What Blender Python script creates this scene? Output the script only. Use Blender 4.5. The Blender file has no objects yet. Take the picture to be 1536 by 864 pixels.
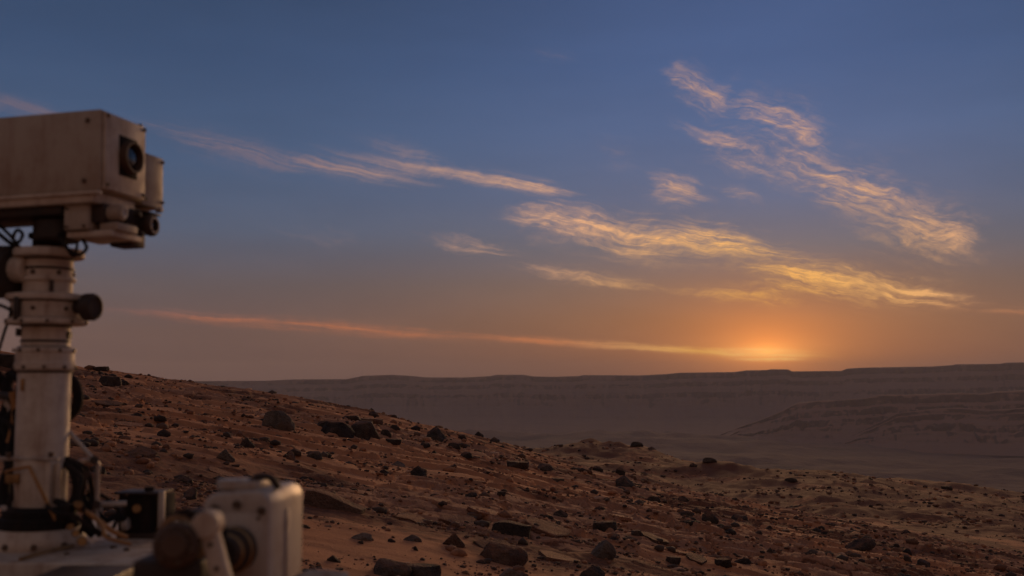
import bpy, bmesh, math, random
import numpy as np
from mathutils import Vector, Matrix

scene = bpy.context.scene
COL = scene.collection
R = math.radians

# ------------------------------------------------------------------ camera
F_PX, W_PX, H_PX = 1647.0, 1536.0, 864.0
CAM = Vector((0.0, 0.0, 1.5))
PITCH = math.atan(143.0 / F_PX)
cam_data = bpy.data.cameras.new('camera')
cam = bpy.data.objects.new('camera', cam_data)
COL.objects.link(cam)
cam.location = CAM
cam.rotation_euler = (math.pi / 2 + PITCH, 0, 0)
cam_data.sensor_width = 36.0
cam_data.lens = F_PX / W_PX * 36.0
cam_data.clip_start = 0.05
cam_data.clip_end = 60000.0
cam_data.dof.use_dof = True
cam_data.dof.focus_distance = 40.0
cam_data.dof.aperture_fstop = 4.8
scene.camera = cam

def ray(px, py):
    cx, cy = (px - W_PX / 2) / F_PX, (H_PX / 2 - py) / F_PX
    cp, sp = math.cos(PITCH), math.sin(PITCH)
    return Vector((cx, cp - sp * cy, sp + cp * cy))

def P(px, py, Y):
    d = ray(px, py)
    return CAM + d * (Y / d.y)

def azel(px, py):
    d = ray(px, py).normalized()
    return math.atan2(d.x, d.y), math.asin(d.z)

# ------------------------------------------------------------------ sky
SUN_AZ, SUN_EL = azel(1150, 527)
world = bpy.data.worlds.new('World')
scene.world = world
world.use_nodes = True
world.cycles.sampling_method = 'MANUAL'
world.cycles.sample_map_resolution = 512

def lin(c):
    out = []
    for v in c[:3]:
        v /= 255.0
        out.append(v / 12.92 if v <= 0.04045 else ((v + 0.055) / 1.055) ** 2.4)
    return (*out, 1.0)

class NT:
    """small helper to write node graphs"""
    def __init__(self, tree):
        self.t = tree
        tree.nodes.clear()
    def n(self, typ, **kw):
        nd = self.t.nodes.new(typ)
        for k, v in kw.items():
            setattr(nd, k, v)
        return nd
    def set(self, sock, v):
        if isinstance(v, bpy.types.NodeSocket):
            self.t.links.new(v, sock)
        elif v is not None:
            sock.default_value = v
    def m(self, op, a, b=None, c=None, clamp=False):
        nd = self.n('ShaderNodeMath', operation=op, use_clamp=clamp)
        for s, v in zip(nd.inputs, (a, b, c)):
            self.set(s, v)
        return nd.outputs[0]
    def v(self, op, a, b=None, out=0):
        nd = self.n('ShaderNodeVectorMath', operation=op)
        self.set(nd.inputs[0], a)
        if b is not None:
            self.set(nd.inputs[1], b)
        return nd.outputs[out]
    def scale(self, a, f):
        nd = self.n('ShaderNodeVectorMath', operation='SCALE')
        self.set(nd.inputs[0], a); self.set(nd.inputs['Scale'], f)
        return nd.outputs[0]
    def xyz(self, x, y, z=0.0):
        nd = self.n('ShaderNodeCombineXYZ')
        for s, v in zip(nd.inputs, (x, y, z)):
            self.set(s, v)
        return nd.outputs[0]
    def mix(self, f, a, b, blend='MIX', clamp=False):
        nd = self.n('ShaderNodeMix', data_type='RGBA', blend_type=blend)
        nd.clamp_result = clamp
        self.set(nd.inputs[0], f); self.set(nd.inputs[6], a); self.set(nd.inputs[7], b)
        return nd.outputs[2]
    def smooth(self, x, a, b, lo=0.0, hi=1.0):
        nd = self.n('ShaderNodeMapRange', interpolation_type='SMOOTHSTEP')
        self.set(nd.inputs[0], x)
        for i, v in enumerate((a, b, lo, hi)):
            self.set(nd.inputs[1 + i], v)
        return nd.outputs[0]
    def noise(self, vec, scale, detail=4.0, rough=0.55, dist=0.0, out='Fac'):
        nd = self.n('ShaderNodeTexNoise')
        self.set(nd.inputs['Vector'], vec)
        nd.inputs['Scale'].default_value = scale
        nd.inputs['Detail'].default_value = detail
        nd.inputs['Roughness'].default_value = rough
        nd.inputs['Distortion'].default_value = dist
        return nd.outputs[out]
    def ramp(self, x, stops, interp='LINEAR'):
        nd = self.n('ShaderNodeValToRGB')
        nd.color_ramp.interpolation = interp
        el = nd.color_ramp.elements
        while len(el) > 1:
            el.remove(el[-1])
        el[0].position, el[0].color = stops[0][0], stops[0][1]
        for p, c in stops[1:]:
            e = el.new(p); e.color = c
        self.set(nd.inputs[0], x)
        return nd.outputs[0]

def build_world():
    g = NT(world.node_tree)
    D = 180 / math.pi
    co = g.n('ShaderNodeTexCoord').outputs['Generated']
    dirn = g.v('NORMALIZE', co)
    sp = g.n('ShaderNodeSeparateXYZ'); g.set(sp.inputs[0], dirn)
    X, Y, Z = sp.outputs
    az = g.m('MULTIPLY', g.m('ARCTAN2', X, Y), D)
    el = g.m('MULTIPLY', g.m('ARCSINE', Z), D)
    # the atmosphere
    sky = g.n('ShaderNodeTexSky', sky_type='NISHITA')
    sky.sun_disc = False
    sky.sun_elevation = SUN_EL
    sky.sun_rotation = SUN_AZ
    sky.altitude = 0
    sky.air_density = 1.2
    sky.dust_density = 3.0
    sky.ozone_density = 3.0
    # dusty air over it: brown near the horizon, blue above, warmer below the sun
    elf = g.m('DIVIDE', g.m('ADD', el, 2.0), 92.0, clamp=True)
    e = lambda d: (d + 2.0) / 92.0
    away = g.ramp(elf, [(e(d), lin(c)) for d, c in SKY_AWAY])
    toward = g.ramp(elf, [(e(d), lin(c)) for d, c in SKY_SUN])
    daz = g.m('SUBTRACT', az, SUN_AZ * D)
    a = g.m('DIVIDE', daz, 17.0)
    wide = g.m('EXPONENT', g.m('MULTIPLY', g.m('MULTIPLY', a, a), -1.0))
    behind = g.ramp(elf, [(e(d), lin(c)) for d, c in SKY_BEHIND])
    away = g.mix(g.smooth(g.m('ABSOLUTE', daz), 55.0, 130.0), away, behind)
    base = g.mix(wide, away, toward)
    del_ = g.m('SUBTRACT', el, SUN_EL * D)
    def lobe(sa, se, dz=0.0):
        p = g.m('DIVIDE', daz, sa); q = g.m('DIVIDE', g.m('SUBTRACT', del_, dz), se)
        r2 = g.m('ADD', g.m('MULTIPLY', p, p), g.m('MULTIPLY', q, q))
        return g.m('EXPONENT', g.m('MULTIPLY', g.m('SQRT', r2), -1.0)), r2
    l1, _ = lobe(2.5, 1.4, 0.1)
    l2, _ = lobe(7.0, 2.4, 0.3)
    base = g.mix(1.0, base, g.scale(lin((255, 138, 24))[:3], g.m('MULTIPLY', l1, GLOW[0])), 'ADD')
    base = g.mix(1.0, base, g.scale(lin((235, 130, 50))[:3], g.m('MULTIPLY', l2, GLOW[1])), 'ADD')
    l0, _ = lobe(1.5, 0.36, -0.05)
    base = g.mix(1.0, base, g.scale((1.0, 0.55, 0.13), g.m('MULTIPLY', l0, 0.75)), 'ADD')
    base = g.mix(1.0, base, g.scale(sky.outputs[0], NISHITA_K), 'ADD')
    # faint unevenness of the thin dust
    nz = g.noise(g.v('MULTIPLY', dirn, (2.0, 2.0, 9.0)), 2.2, 4, 0.55)
    base = g.mix(1.0, base, g.scale((1, 1, 1), g.smooth(nz, 0.25, 0.75, 0.95, 1.05)), 'MULTIPLY')

    # ---- cirrus
    aec = g.xyz(az, el)
    warp = g.noise(g.v('MULTIPLY', aec, (0.22, 0.42, 1)), 1.0, 5, 0.55, out='Color')
    warp = g.v('SUBTRACT', warp, (0.5, 0.5, 0.5))
    def fiber(angle, fx, fy, seed, amp):
        c, s = math.cos(R(angle)), math.sin(R(angle))
        p = g.v('ADD', aec, g.v('MULTIPLY', warp, (amp * 1.6, amp, 0)))
        q = g.xyz(g.m('MULTIPLY', g.v('DOT_PRODUCT', p, (c, s, 0), out=1), fx),
                  g.m('MULTIPLY', g.v('DOT_PRODUCT', p, (-s, c, 0), out=1), fy), seed)
        return g.noise(q, 1.0, 7, 0.62, 0.25)
    fine = g.noise(g.v('MULTIPLY', g.v('ADD', aec, g.v('MULTIPLY', warp, (3, 3, 0))), (1.3, 3.2, 1)), 1.0, 6, 0.6)
    fibres = {k: fiber(*v) for k, v in {
        'flat': (-10, 0.26, 3.1, 3.1, 1.7), 'steep': (-22, 0.36, 2.7, 7.7, 2.0), 'low': (-4, 0.14, 3.4, 11.3, 0.6), 'wisp': (-11, 0.13, 3.0, 15.9, 0.9)}.items()}
    def hair(angle, fx, fy, seed, amp):
        c, s = math.cos(R(angle)), math.sin(R(angle))
        p = g.v('ADD', aec, g.v('MULTIPLY', warp, (amp, amp, 0)))
        q = g.xyz(g.m('MULTIPLY', g.v('DOT_PRODUCT', p, (c, s, 0), out=1), fx), g.m('MULTIPLY', g.v('DOT_PRODUCT', p, (-s, c, 0), out=1), fy), seed)
        return g.noise(q, 1.0, 5, 0.6)
    patch = g.noise(g.v('MULTIPLY', aec, (0.12, 0.3, 1)), 1.0, 2, 0.5)
    hairs = {'flat': hair(-13, 0.22, 3.6, 21.0, 1.0), 'steep': hair(-30, 0.26, 3.0, 25.0, 1.3), 'low': hair(-4, 0.25, 6.0, 29.0, 0.4), 'wisp': hair(-12, 0.22, 4.6, 33.0, 0.6)}
    tear = g.noise(g.v('MULTIPLY', aec, (0.55, 1.1, 1)), 1.0, 4, 0.6, out='Color')
    tear = g.v('MULTIPLY', g.v('SUBTRACT', tear, (0.5, 0.5, 0.5)), (2.2, 0.75, 0))
    aec2 = g.v('ADD', aec, tear)
    pw = {'flat': g.v('ADD', aec2, g.v('MULTIPLY', warp, (2.2, 1.2, 0))), 'steep': g.v('ADD', aec2, g.v('MULTIPLY', warp, (2.4, 1.6, 0))),
          'low': g.v('ADD', aec, g.v('MULTIPLY', warp, (0.8, 0.35, 0))), 'wisp': g.v('ADD', aec, g.v('MULTIPLY', warp, (1.6, 0.9, 0)))}
    total = {'flat': None, 'steep': None, 'low': None, 'wisp': None}
    for kind, p0, p1, w0, w1, bend, st, f0, f1 in CLOUDS:
        a0 = [v * D for v in azel(*p0)]; a1 = [v * D for v in azel(*p1)]
        dx, dy = a1[0] - a0[0], a1[1] - a0[1]
        L = math.hypot(dx, dy); dx /= L; dy /= L
        rel = g.v('SUBTRACT', pw[kind], (a0[0], a0[1], 0))
        s = g.m('DIVIDE', g.v('DOT_PRODUCT', rel, (dx, dy, 0), out=1), L)
        t = g.v('DOT_PRODUCT', rel, (-dy, dx, 0), out=1)
        if bend:
            t = g.m('SUBTRACT', t, g.m('MULTIPLY', g.m('MULTIPLY', s, g.m('SUBTRACT', 1.0, s)), bend * 4 / 28.7))
        k = 1 / 28.7
        w = g.m('MAXIMUM', g.m('MULTIPLY_ADD', s, (w1 - w0) * k, w0 * k), 0.05)
        fade = g.m('MULTIPLY', g.smooth(s, 0.0, f0 * 1.3), g.smooth(s, 1.0 - f1 * 1.3, 1.0, 1.0, 0.0))
        q = g.m('DIVIDE', t, g.m('MULTIPLY', w, g.m('MULTIPLY_ADD', fade, 0.9, 0.4)))
        en = g.m('EXPONENT', g.m('MULTIPLY', g.m('MULTIPLY', q, q), -1.0))
        en = g.m('MULTIPLY', g.m('MULTIPLY', en, fade), st)
        total[kind] = en if total[kind] is None else g.m('MAXIMUM', total[kind], en)
    dens = None
    for kind, en in total.items():
        fb = g.m('ADD', g.m('MULTIPLY', fibres[kind], 0.66), g.m('MULTIPLY', fine, 0.34))
        x = g.m('MULTIPLY_ADD', g.m('SUBTRACT', fb, 0.5), 4.4, g.m('POWER', en, 0.5))
        if kind in ('low', 'wisp'):
            x = g.m('ADD', x, 0.4 if kind == 'low' else 0.25)
        veil = g.m('MULTIPLY', g.m('POWER', en, 0.6), g.smooth(x, -0.12, 1.75))
        strand = g.smooth(hairs[kind], 0.36, 0.68)
        d = g.m('MULTIPLY', veil, g.m('MULTIPLY', g.m('MULTIPLY_ADD', veil, 0.66, 0.50), g.m('MULTIPLY_ADD', strand, g.smooth(patch, 0.35, 0.65, 0.25, 0.85), 0.66)))
        dens = d if dens is None else g.m('MAXIMUM', dens, d)
    # the low sun colours the cloud: gold close to it, peach and then grey pink further out
    ang = g.m('SQRT', g.m('ADD', g.m('MULTIPLY', daz, daz), g.m('MULTIPLY', g.m('MULTIPLY', del_, del_), 1.6)))
    ccol = g.ramp(g.m('DIVIDE', ang, 40.0, clamp=True),
                  [(0.0, (1.6, 0.78, 0.20, 1)), (0.035, (1.35, 0.66, 0.18, 1)), (0.08, lin((255, 182, 86))), (0.16, lin((255, 188, 110))), (0.32, lin((238, 178, 134))),
                   (0.5, lin((186, 148, 132))), (0.7, lin((134, 114, 122))), (1.0, lin((104, 98, 116)))])
    lowred = g.mix(g.smooth(el, 3.0, 5.0), lin((196, 112, 66)), ccol)
    nearsun = g.smooth(ang, 4.0, 12.0)
    ccol = g.mix(g.m('MULTIPLY', nearsun, g.smooth(el, 5.0, 3.0, 0.0, 0.85)), ccol, lowred)
    out = g.mix(g.m('MINIMUM', dens, 0.97), base, ccol)
    clear = g.n('ShaderNodeBackground'); cloudy = g.n('ShaderNodeBackground')
    for b, c in ((clear, base), (cloudy, out)):
        g.set(b.inputs[0], c)
        b.inputs[1].default_value = SKY_GAIN
    # the cirrus field ends inside this part of the sky, so the rest skips its nodes
    m = g.m('MULTIPLY', g.m('LESS_THAN', g.m('ABSOLUTE', az), 40.0),
            g.m('MULTIPLY', g.m('GREATER_THAN', el, 0.2), g.m('LESS_THAN', el, 19.5)))
    ms = g.n('ShaderNodeMixShader')
    g.set(ms.inputs[0], m)
    g.t.links.new(clear.outputs[0], ms.inputs[1]); g.t.links.new(cloudy.outputs[0], ms.inputs[2])
    wo = g.n('ShaderNodeOutputWorld')
    g.t.links.new(ms.outputs[0], wo.inputs[0])

SKY_AWAY = [(-2, (104, 78, 72)), (0.3, (112, 88, 82)), (2.6, (110, 88, 82)), (5, (99, 90, 93)), (7.8, (84, 95, 116)),
            (11.2, (72, 92, 122)), (16.3, (60, 81, 114)), (20, (52, 71, 101)), (40, (66, 76, 100)), (90, (92, 90, 98))]
SKY_BEHIND = [(-2, (134, 98, 80)), (3, (138, 102, 84)), (10, (134, 102, 88)), (20, (116, 98, 94)), (35, (98, 92, 98)), (55, (88, 86, 96)), (90, (92, 90, 98))]
SKY_SUN = [(-2, (126, 84, 64)), (0.3, (130, 88, 68)), (1.5, (150, 100, 70)), (3.2, (148, 106, 76)), (5, (134, 108, 92)),
           (7.0, (112, 108, 114)), (9.5, (100, 109, 136)), (13, (88, 106, 144)), (16.3, (77, 98, 140)), (20, (69, 89, 130)), (40, (70, 80, 106)), (90, (92, 90, 98))]
GLOW = (1.05, 0.16)
NISHITA_K = 0.0012
SKY_GAIN = 1.0
# kind, start px, end px, widths (px), bend (px), strength, fade in, fade out : where the streaks stand in the sky
CLOUDS = [
    ('flat', (728, 320), (1130, 388), 15, 24, 6, 1.0, .18, .3),
    ('flat', (905, 338), (1300, 412), 20, 18, 4, 1.0, .3, .45),
    ('flat', (1040, 388), (1520, 460), 24, 10, 0, 1.0, .3, .2),
    ('flat', (1090, 420), (1400, 444), 10, 8, 0, .8, .3, .3),
    ('flat', (945, 262), (1075, 300), 15, 13, 0, .85, .4, .3),
    ('flat', (1060, 270), (1150, 302), 8, 6, 0, .4, .4, .4),
    ('flat', (1030, 331), (1135, 345), 6, 6, 0, .7, .4, .4),
    ('flat', (950, 426), (1310, 460), 10, 9, 0, .8, .4, .4),
    ('flat', (740, 396), (1050, 436), 9, 8, 0, .75, .3, .4),
    ('flat', (600, 350), (830, 384), 10, 9, 0, .6, .3, .4),
    ('flat', (380, 338), (600, 366), 10, 9, 0, .3, .4, .4),
    ('flat', (770, 78), (880, 90), 7, 6, 0, .14, .4, .4),
    ('flat', (880, 205), (980, 260), 14, 10, 0, .18, .4, .4),
    ('steep', (990, 100), (1130, 168), 14, 18, 0, .75, .2, .3),
    ('steep', (1080, 140), (1265, 240), 16, 26, 6, .8, .2, .3),
    ('steep', (990, 172), (1250, 275), 11, 24, 0, .62, .3, .4),
    ('steep', (1130, 200), (1300, 290), 26, 26, 0, .55, .3, .4),
    ('steep', (1180, 240), (1400, 330), 26, 24, 0, .95, .3, .3),
    ('steep', (1300, 290), (1490, 390), 26, 24, 0, .95, .3, .25),
    ('steep', (1260, 300), (1440, 372), 30, 26, 0, .5, .3, .4),
    ('wisp', (140, 164), (520, 260), 12, 12, -6, .9, .35, .3),
    ('wisp', (300, 216), (720, 280), 10, 9, 0, .85, .4, .3),
    ('wisp', (440, 214), (890, 296), 9, 7, 0, .95, .35, .15),
    ('wisp', (500, 196), (720, 262), 12, 10, 0, .45, .4, .4),
    ('wisp', (-120, 130), (160, 186), 8, 9, 0, 1.0, .2, .3),
    ('wisp', (200, 196), (440, 246), 9, 8, 0, .7, .4, .4),
    ('low', (90, 458), (900, 519), 6, 7, 0, .62, .2, .3),
    ('low', (540, 494), (1240, 537), 5, 4.5, 0, .85, .35, .1),
    ('low', (990, 520), (1260, 529), 3.5, 3, 0, 1.0, .4, .3),
    ('low', (1010, 528), (1275, 534), 4, 3.5, 0, 1.0, .3, .3),
    ('low', (1070, 537), (1235, 538), 2.5, 2.5, 0, .9, .3, .3),
    ('low', (1440, 466), (1600, 470), 5, 5, 0, .5, .5, .3),
]
build_world()

sun_data = bpy.data.lights.new('sun', 'SUN')
sun = bpy.data.objects.new('sun', sun_data)
COL.objects.link(sun)
sun_data.energy = 2.3
sun_data.angle = R(30)
sun_data.color = (1.0, 0.55, 0.24)
sd = Vector((math.sin(SUN_AZ) * math.cos(SUN_EL), math.cos(SUN_AZ) * math.cos(SUN_EL), math.sin(SUN_EL)))
sun.rotation_euler = sd.to_track_quat('Z', 'Y').to_euler()

scene.view_settings.view_transform = 'Standard'
scene.view_settings.look = 'None'
scene.view_settings.exposure = 0.0
scene.view_settings.gamma = 1.0
scene.view_settings.use_curve_mapping = False
scene.render.engine = 'CYCLES'
scene.cycles.use_denoising = True
scene.cycles.max_bounces = 6
scene.cycles.volume_bounces = 1
scene.cycles.sample_clamp_indirect = 4.0

def tag(o, label=None, cat=None, group=None, kind=None):
    if label: o['label'] = label
    if cat: o['category'] = cat
    if group: o['group'] = group
    if kind: o['kind'] = kind
    return o

def link_mesh(name, me, mat=None, parent=None):
    o = bpy.data.objects.new(name, me)
    COL.objects.link(o)
    if mat is not None:
        me.materials.clear(); me.materials.append(mat)
    if parent is not None:
        o.parent = parent
    return o

# ------------------------------------------------------------------ noise in numpy
def _hash(ix, iy, seed):
    h = (ix.astype(np.int64) * 374761393 + iy.astype(np.int64) * 668265263 + seed * 1442695041) & 0xFFFFFFFF
    h = ((h ^ (h >> 13)) * 1274126177) & 0xFFFFFFFF
    h = ((h ^ (h >> 16)) * 2246822519) & 0xFFFFFFFF
    return ((h ^ (h >> 15)) & 0xFFFFFF) / float(0xFFFFFF)

def pnoise(x, y, seed=0):
    x = np.asarray(x, float); y = np.asarray(y, float)
    ix, iy = np.floor(x), np.floor(y)
    fx, fy = x - ix, y - iy
    u = fx * fx * fx * (fx * (fx * 6 - 15) + 10); v = fy * fy * fy * (fy * (fy * 6 - 15) + 10)
    def gr(a, b, dx, dy):
        t = _hash(a, b, seed) * 2 * np.pi
        return np.cos(t) * dx + np.sin(t) * dy
    n00 = gr(ix, iy, fx, fy); n10 = gr(ix + 1, iy, fx - 1, fy)
    n01 = gr(ix, iy + 1, fx, fy - 1); n11 = gr(ix + 1, iy + 1, fx - 1, fy - 1)
    a = n00 + (n10 - n00) * u; b = n01 + (n11 - n01) * u
    return (a + (b - a) * v) * 1.5

def fbm(x, y, octv=4, seed=0, gain=0.5):
    s, a, f = 0, 1.0, 1.0
    for k in range(octv):
        s = s + a * pnoise(x * f, y * f, seed + 17 * k)
        a *= gain; f *= 2.03
    return s

def worley(x, y, seed=0):
    x = np.asarray(x, float); y = np.asarray(y, float)
    ix, iy = np.floor(x), np.floor(y)
    f1 = np.full(x.shape, 9.0); f2 = np.full(x.shape, 9.0); idv = np.zeros(x.shape)
    cx = np.zeros(x.shape); cy = np.zeros(x.shape)
    for dx in (-1, 0, 1):
        for dy in (-1, 0, 1):
            a, b = ix + dx, iy + dy
            qx = a + 0.1 + 0.8 * _hash(a, b, seed); qy = b + 0.1 + 0.8 * _hash(a, b, seed + 5)
            d = np.hypot(x - qx, y - qy)
            near = d < f1
            f2 = np.where(near, f1, np.minimum(f2, d))
            idv = np.where(near, _hash(a, b, seed + 9), idv)
            cx = np.where(near, qx, cx); cy = np.where(near, qy, cy)
            f1 = np.minimum(f1, d)
    return f1, f2, idv, cx, cy

def sstep(a, b, x):
    t = np.clip((x - a) / (b - a), 0, 1)
    return t * t * (3 - 2 * t)

# ------------------------------------------------------------------ shape of the hillside
HZ = 575.0
def uv(px, py):
    return (px - 768) / F_PX, (HZ - py) / F_PX
BENCH = [uv(*p) for p in [(300, 690), (600, 684), (760, 676), (870, 679), (955, 686), (1010, 695), (1100, 704), (1184, 710),
                          (1256, 715), (1332, 725), (1420, 732), (1536, 744), (1800, 775)]]
BU, BV = np.array([b[0] for b in BENCH]), np.array([b[1] for b in BENCH])
CREST = [uv(*p) for p in [(-400, 470), (-150, 507), (0, 530), (115, 553), (300, 579), (400, 594), (480, 607), (560, 623), (620, 637), (700, 652),
                          (760, 668), (836, 693), (943, 719), (1005, 735), (1081, 748), (1160, 765), (1300, 792), (1536, 835)]]
CU, CV = np.array([b[0] for b in CREST]), np.array([b[1] for b in CREST])
MOUNDS = [(948, 664, 205, 13.0, 2.0, 6.5), (972, 672, 200, 7.0, .9, 4.0), (1066, 690, 175, 11.5, 1.7, 5.6), (1105, 700, 170, 9, 1.0, 5),
          (1256, 712, 190, 14.0, 1.1, 6), (1180, 706, 150, 6.0, .8, 4), (1418, 733, 200, 13.0, .9, 6), (870, 664, 212, 10, .9, 8), (1330, 722, 150, 8, .7, 5),
          (1290, 752, 75, 3.2, .5, 1.8), (1352, 762, 60, 2.4, .55, 1.5), (1480, 742, 190, 12, .7, 6)]
YC = 42.0

def plates(x, y):
    """broken flat bedrock: height above the sand and how much of it is bare rock"""
    wx = x + 0.35 * fbm(x * 0.9, y * 0.9, 3, 31); wy = y + 0.35 * fbm(x * 0.9 + 7, y * 0.9, 3, 32)
    # strata strike across the slope, so the plates are longer in x
    px, py = (wx * 0.96 + wy * 0.27) / 1.25, (wy * 0.96 - wx * 0.27) / 0.62
    f1, f2, idv, cx, cy = worley(px, py, 41)
    g1, g2, idw, dx, dy = worley(px * 2.6 + 3, py * 2.2, 47)
    edge = sstep(0.02, 0.10, f2 - f1)
    edge2 = sstep(0.01, 0.09, g2 - g1)
    top = 0.028 + 0.085 * idv ** 1.5 + (idv - 0.5) * 0.06 * (py - cy) + 0.02 * (idw - .5)
    return top * edge * (0.75 + 0.25 * edge2), edge

def rock_mask(x, y):
    m = fbm(x * 0.11 + 3, y * 0.15 + 9, 3, 21)
    mk = sstep(0.02, 0.3, m)
    def spot(px, py, a, b, k):
        c = P(px, py, 1.0) - CAM
        # where this ray meets the smooth slope
        yy = 1.5 / max(1e-3, -(c.z) - 0.18 * c.x - 0.0187)
        return k * np.exp(-(((x - c.x * yy) / a) ** 2 + ((y - yy) / b) ** 2))
    mk = mk + spot(640, 765, 1.7, 1.5, 1.3) + spot(800, 765, 1.5, 2.0, 1.0) + spot(850, 810, .9, .8, 1.2) + spot(1050, 820, 1.3, 1.2, .7)
    mk = mk - spot(540, 795, 1.0, 0.9, 2.0) - spot(680, 800, .5, .6, 1.0) - spot(260, 690, 2.0, 2.0, 1.4) - spot(1400, 850, 2.0, 1.6, 1.5)
    mk = mk - spot(620, 825, 1.0, .5, 1.5)
    return np.clip(mk, 0, 1)

def near_h(x, y, detail=True):
    r = np.hypot(x, y)
    xe = 130 * np.tanh(x / 130.0); ye = np.where(y > 0, y, 60 * np.tanh(y / 60))
    h = -0.18 * xe - 0.0187 * ye
    # the fitted skyline of the slope at YC, brought in gradually from nearer by
    u = x / np.maximum(y, 2.0)
    want = np.interp(u, CU, CV) * YC + 1.5
    have = -0.18 * u * YC - 0.0187 * YC
    h = h + (want - have) * sstep(8, YC, y) * np.clip(y / YC, 0, 1.3)
    h = h + 0.16 * fbm(x / 9, y / 9, 3, 3) * sstep(4, 16, r) * (1 - 0.5 * sstep(30, 42, y))
    return h

def ground_h(x, y, parts=False):
    x = np.asarray(x, float); y = np.asarray(y, float)
    r = np.hypot(x, y)
    u = x / np.maximum(y, 2.0)
    h = near_h(x, y)
    mk = rock_mask(x, y)
    pl, edge = plates(x, y)
    gr = sstep(-0.1, 0.35, fbm(x * 0.16 + 40, y * 0.2, 3, 61) + 0.25 * sstep(-0.1, 0.35, u))
    for cx_, cy_, ax_, ay_ in ((-1.25, 10.0, 1.3, 1.4), (-.5, 9.4, 1.0, .7), (-5.5, 16.0, 2.4, 2.4), (7.6, 20.5, 2.6, 1.8), (2.2, 14.5, 2.2, 1.2), (-3.0, 24.0, 4.0, 2.5)):
        gr = gr * (1 - np.exp(-(((x - cx_) / ax_) ** 2 + ((y - cy_) / ay_) ** 2)))
    streak = sstep(0.02, 0.22, fbm(x / 16 + 5, y / 9, 3, 63))
    gr = np.maximum(gr, sstep(48, 80, y) * (1.15 - 0.5 * streak))
    rough = 0.045 * fbm(x / 1.3, y / 1.0, 3, 5) + 0.016 * fbm(x / 0.33, y / 0.26, 3, 6)
    h = h + rough * (0.35 + 0.65 * np.maximum(mk, gr)) + pl * mk * sstep(70, 30, r)
    # ledges along the strike, growing with distance so that the far slope keeps its broken look
    led = fbm((x * 0.96 + y * 0.25) / 1.9, (y * 0.96 - x * 0.25) / 0.75, 4, 71, 0.6)
    h = h + 0.085 * sstep(0.12, 0.26, led) * sstep(9, 22, r) * sstep(75, 40, y)
    # small lips of wind-cut crust
    # bench behind the crest
    yb = 212 + 18 * pnoise(u * 9, u * 0 + 2.5, 8)
    k = np.interp(u, [0.0, .15, .25, .45, .7], [-.012, -.03, -.05, -.086, -.1])
    bz = np.interp(u, BU, BV) * yb + k * (y - yb) + 1.5
    bz = bz + 0.6 * fbm(x / 22, y / 16, 4, 9) + 0.40 * np.abs(fbm(x / 6, y / 5, 3, 10)) + 0.12 * fbm(x / 1.7, y / 1.4, 2, 14)
    lump = 1 + 0.18 * fbm(x / 3.5, y / 3.5, 2, 12)
    for mx, my, my_d, wx, hh, wy in MOUNDS:
        p = P(mx, my, my_d)
        q = ((x - p.x) / wx) ** 2 + ((y - p.y) / (wy * 2.2)) ** 2
        bz = bz + hh * np.exp(-q ** 0.8) * lump
    over = np.maximum(y - yb, 0)
    bz = bz - 0.9 * over ** 2 / (over + 60)
    t = sstep(YC + 1, YC + 46, y + 3 * pnoise(x / 14, y / 60, 13))
    h = h * (1 - t) + bz * t
    # sides and back of the hill slowly fall away
    h = np.maximum(h, -352.0)
    if parts:
        return h, mk * edge * sstep(80, 40, r), gr
    return h

def hit(px, py, y0=4.0, y1=260.0):
    """first point where the ray through this picture point meets the ground"""
    d = ray(px, py)
    ys = np.exp(np.linspace(math.log(y0), math.log(y1), 3000))
    s = ys / d.y
    z = CAM.z + d.z * s
    g = ground_h(d.x * s, ys)
    below = np.nonzero(z <= g)[0]
    if len(below) == 0:
        i = int(np.argmin(z - g))
    else:
        i = below[0]
    return Vector((d.x * s[i], ys[i], float(g[i])))

def grid_mesh(name, X, Y, Z, attrs=None, wrap=False):
    nr, nc = X.shape
    me = bpy.data.meshes.new(name)
    co = np.stack([X, Y, Z], -1).reshape(-1, 3).astype(np.float32)
    idx = np.arange(nr * nc).reshape(nr, nc)
    if wrap:
        nx = np.roll(idx, -1, 1)
        a, b, c, d = idx[:-1], nx[:-1], nx[1:], idx[1:]
    else:
        a, b, c, d = idx[:-1, :-1], idx[:-1, 1:], idx[1:, 1:], idx[1:, :-1]
    q = np.stack([a, b, c, d], -1).reshape(-1, 4).astype(np.int32)
    me.vertices.add(len(co)); me.vertices.foreach_set('co', co.ravel())
    me.loops.add(q.size); me.loops.foreach_set('vertex_index', q.ravel())
    me.polygons.add(len(q)); me.polygons.foreach_set('loop_start', np.arange(0, q.size, 4, dtype=np.int32))
    me.polygons.foreach_set('use_smooth', np.ones(len(q), bool))
    me.update(calc_edges=True)
    for k, v in (attrs or {}).items():
        at = me.attributes.new(k, 'FLOAT', 'POINT')
        at.data.foreach_set('value', v.astype(np.float32).ravel())
    return me

# ------------------------------------------------------------------ materials of the place
def new_mat(name):
    m = bpy.data.materials.new(name); m.use_nodes = True
    g = NT(m.node_tree)
    bs = g.n('ShaderNodeBsdfPrincipled'); out = g.n('ShaderNodeOutputMaterial')
    g.t.links.new(bs.outputs[0], out.inputs[0])
    bs.inputs['Specular IOR Level'].default_value = 0.25
    return m, g, bs

def bump(g, bs, h, strength, dist):
    b = g.n('ShaderNodeBump'); b.inputs['Strength'].default_value = strength; b.inputs['Distance'].default_value = dist
    g.set(b.inputs['Height'], h)
    g.t.links.new(b.outputs[0], bs.inputs['Normal'])

def attr(g, name):
    nd = g.n('ShaderNodeAttribute'); nd.attribute_name = name
    return nd.outputs['Fac']

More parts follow.
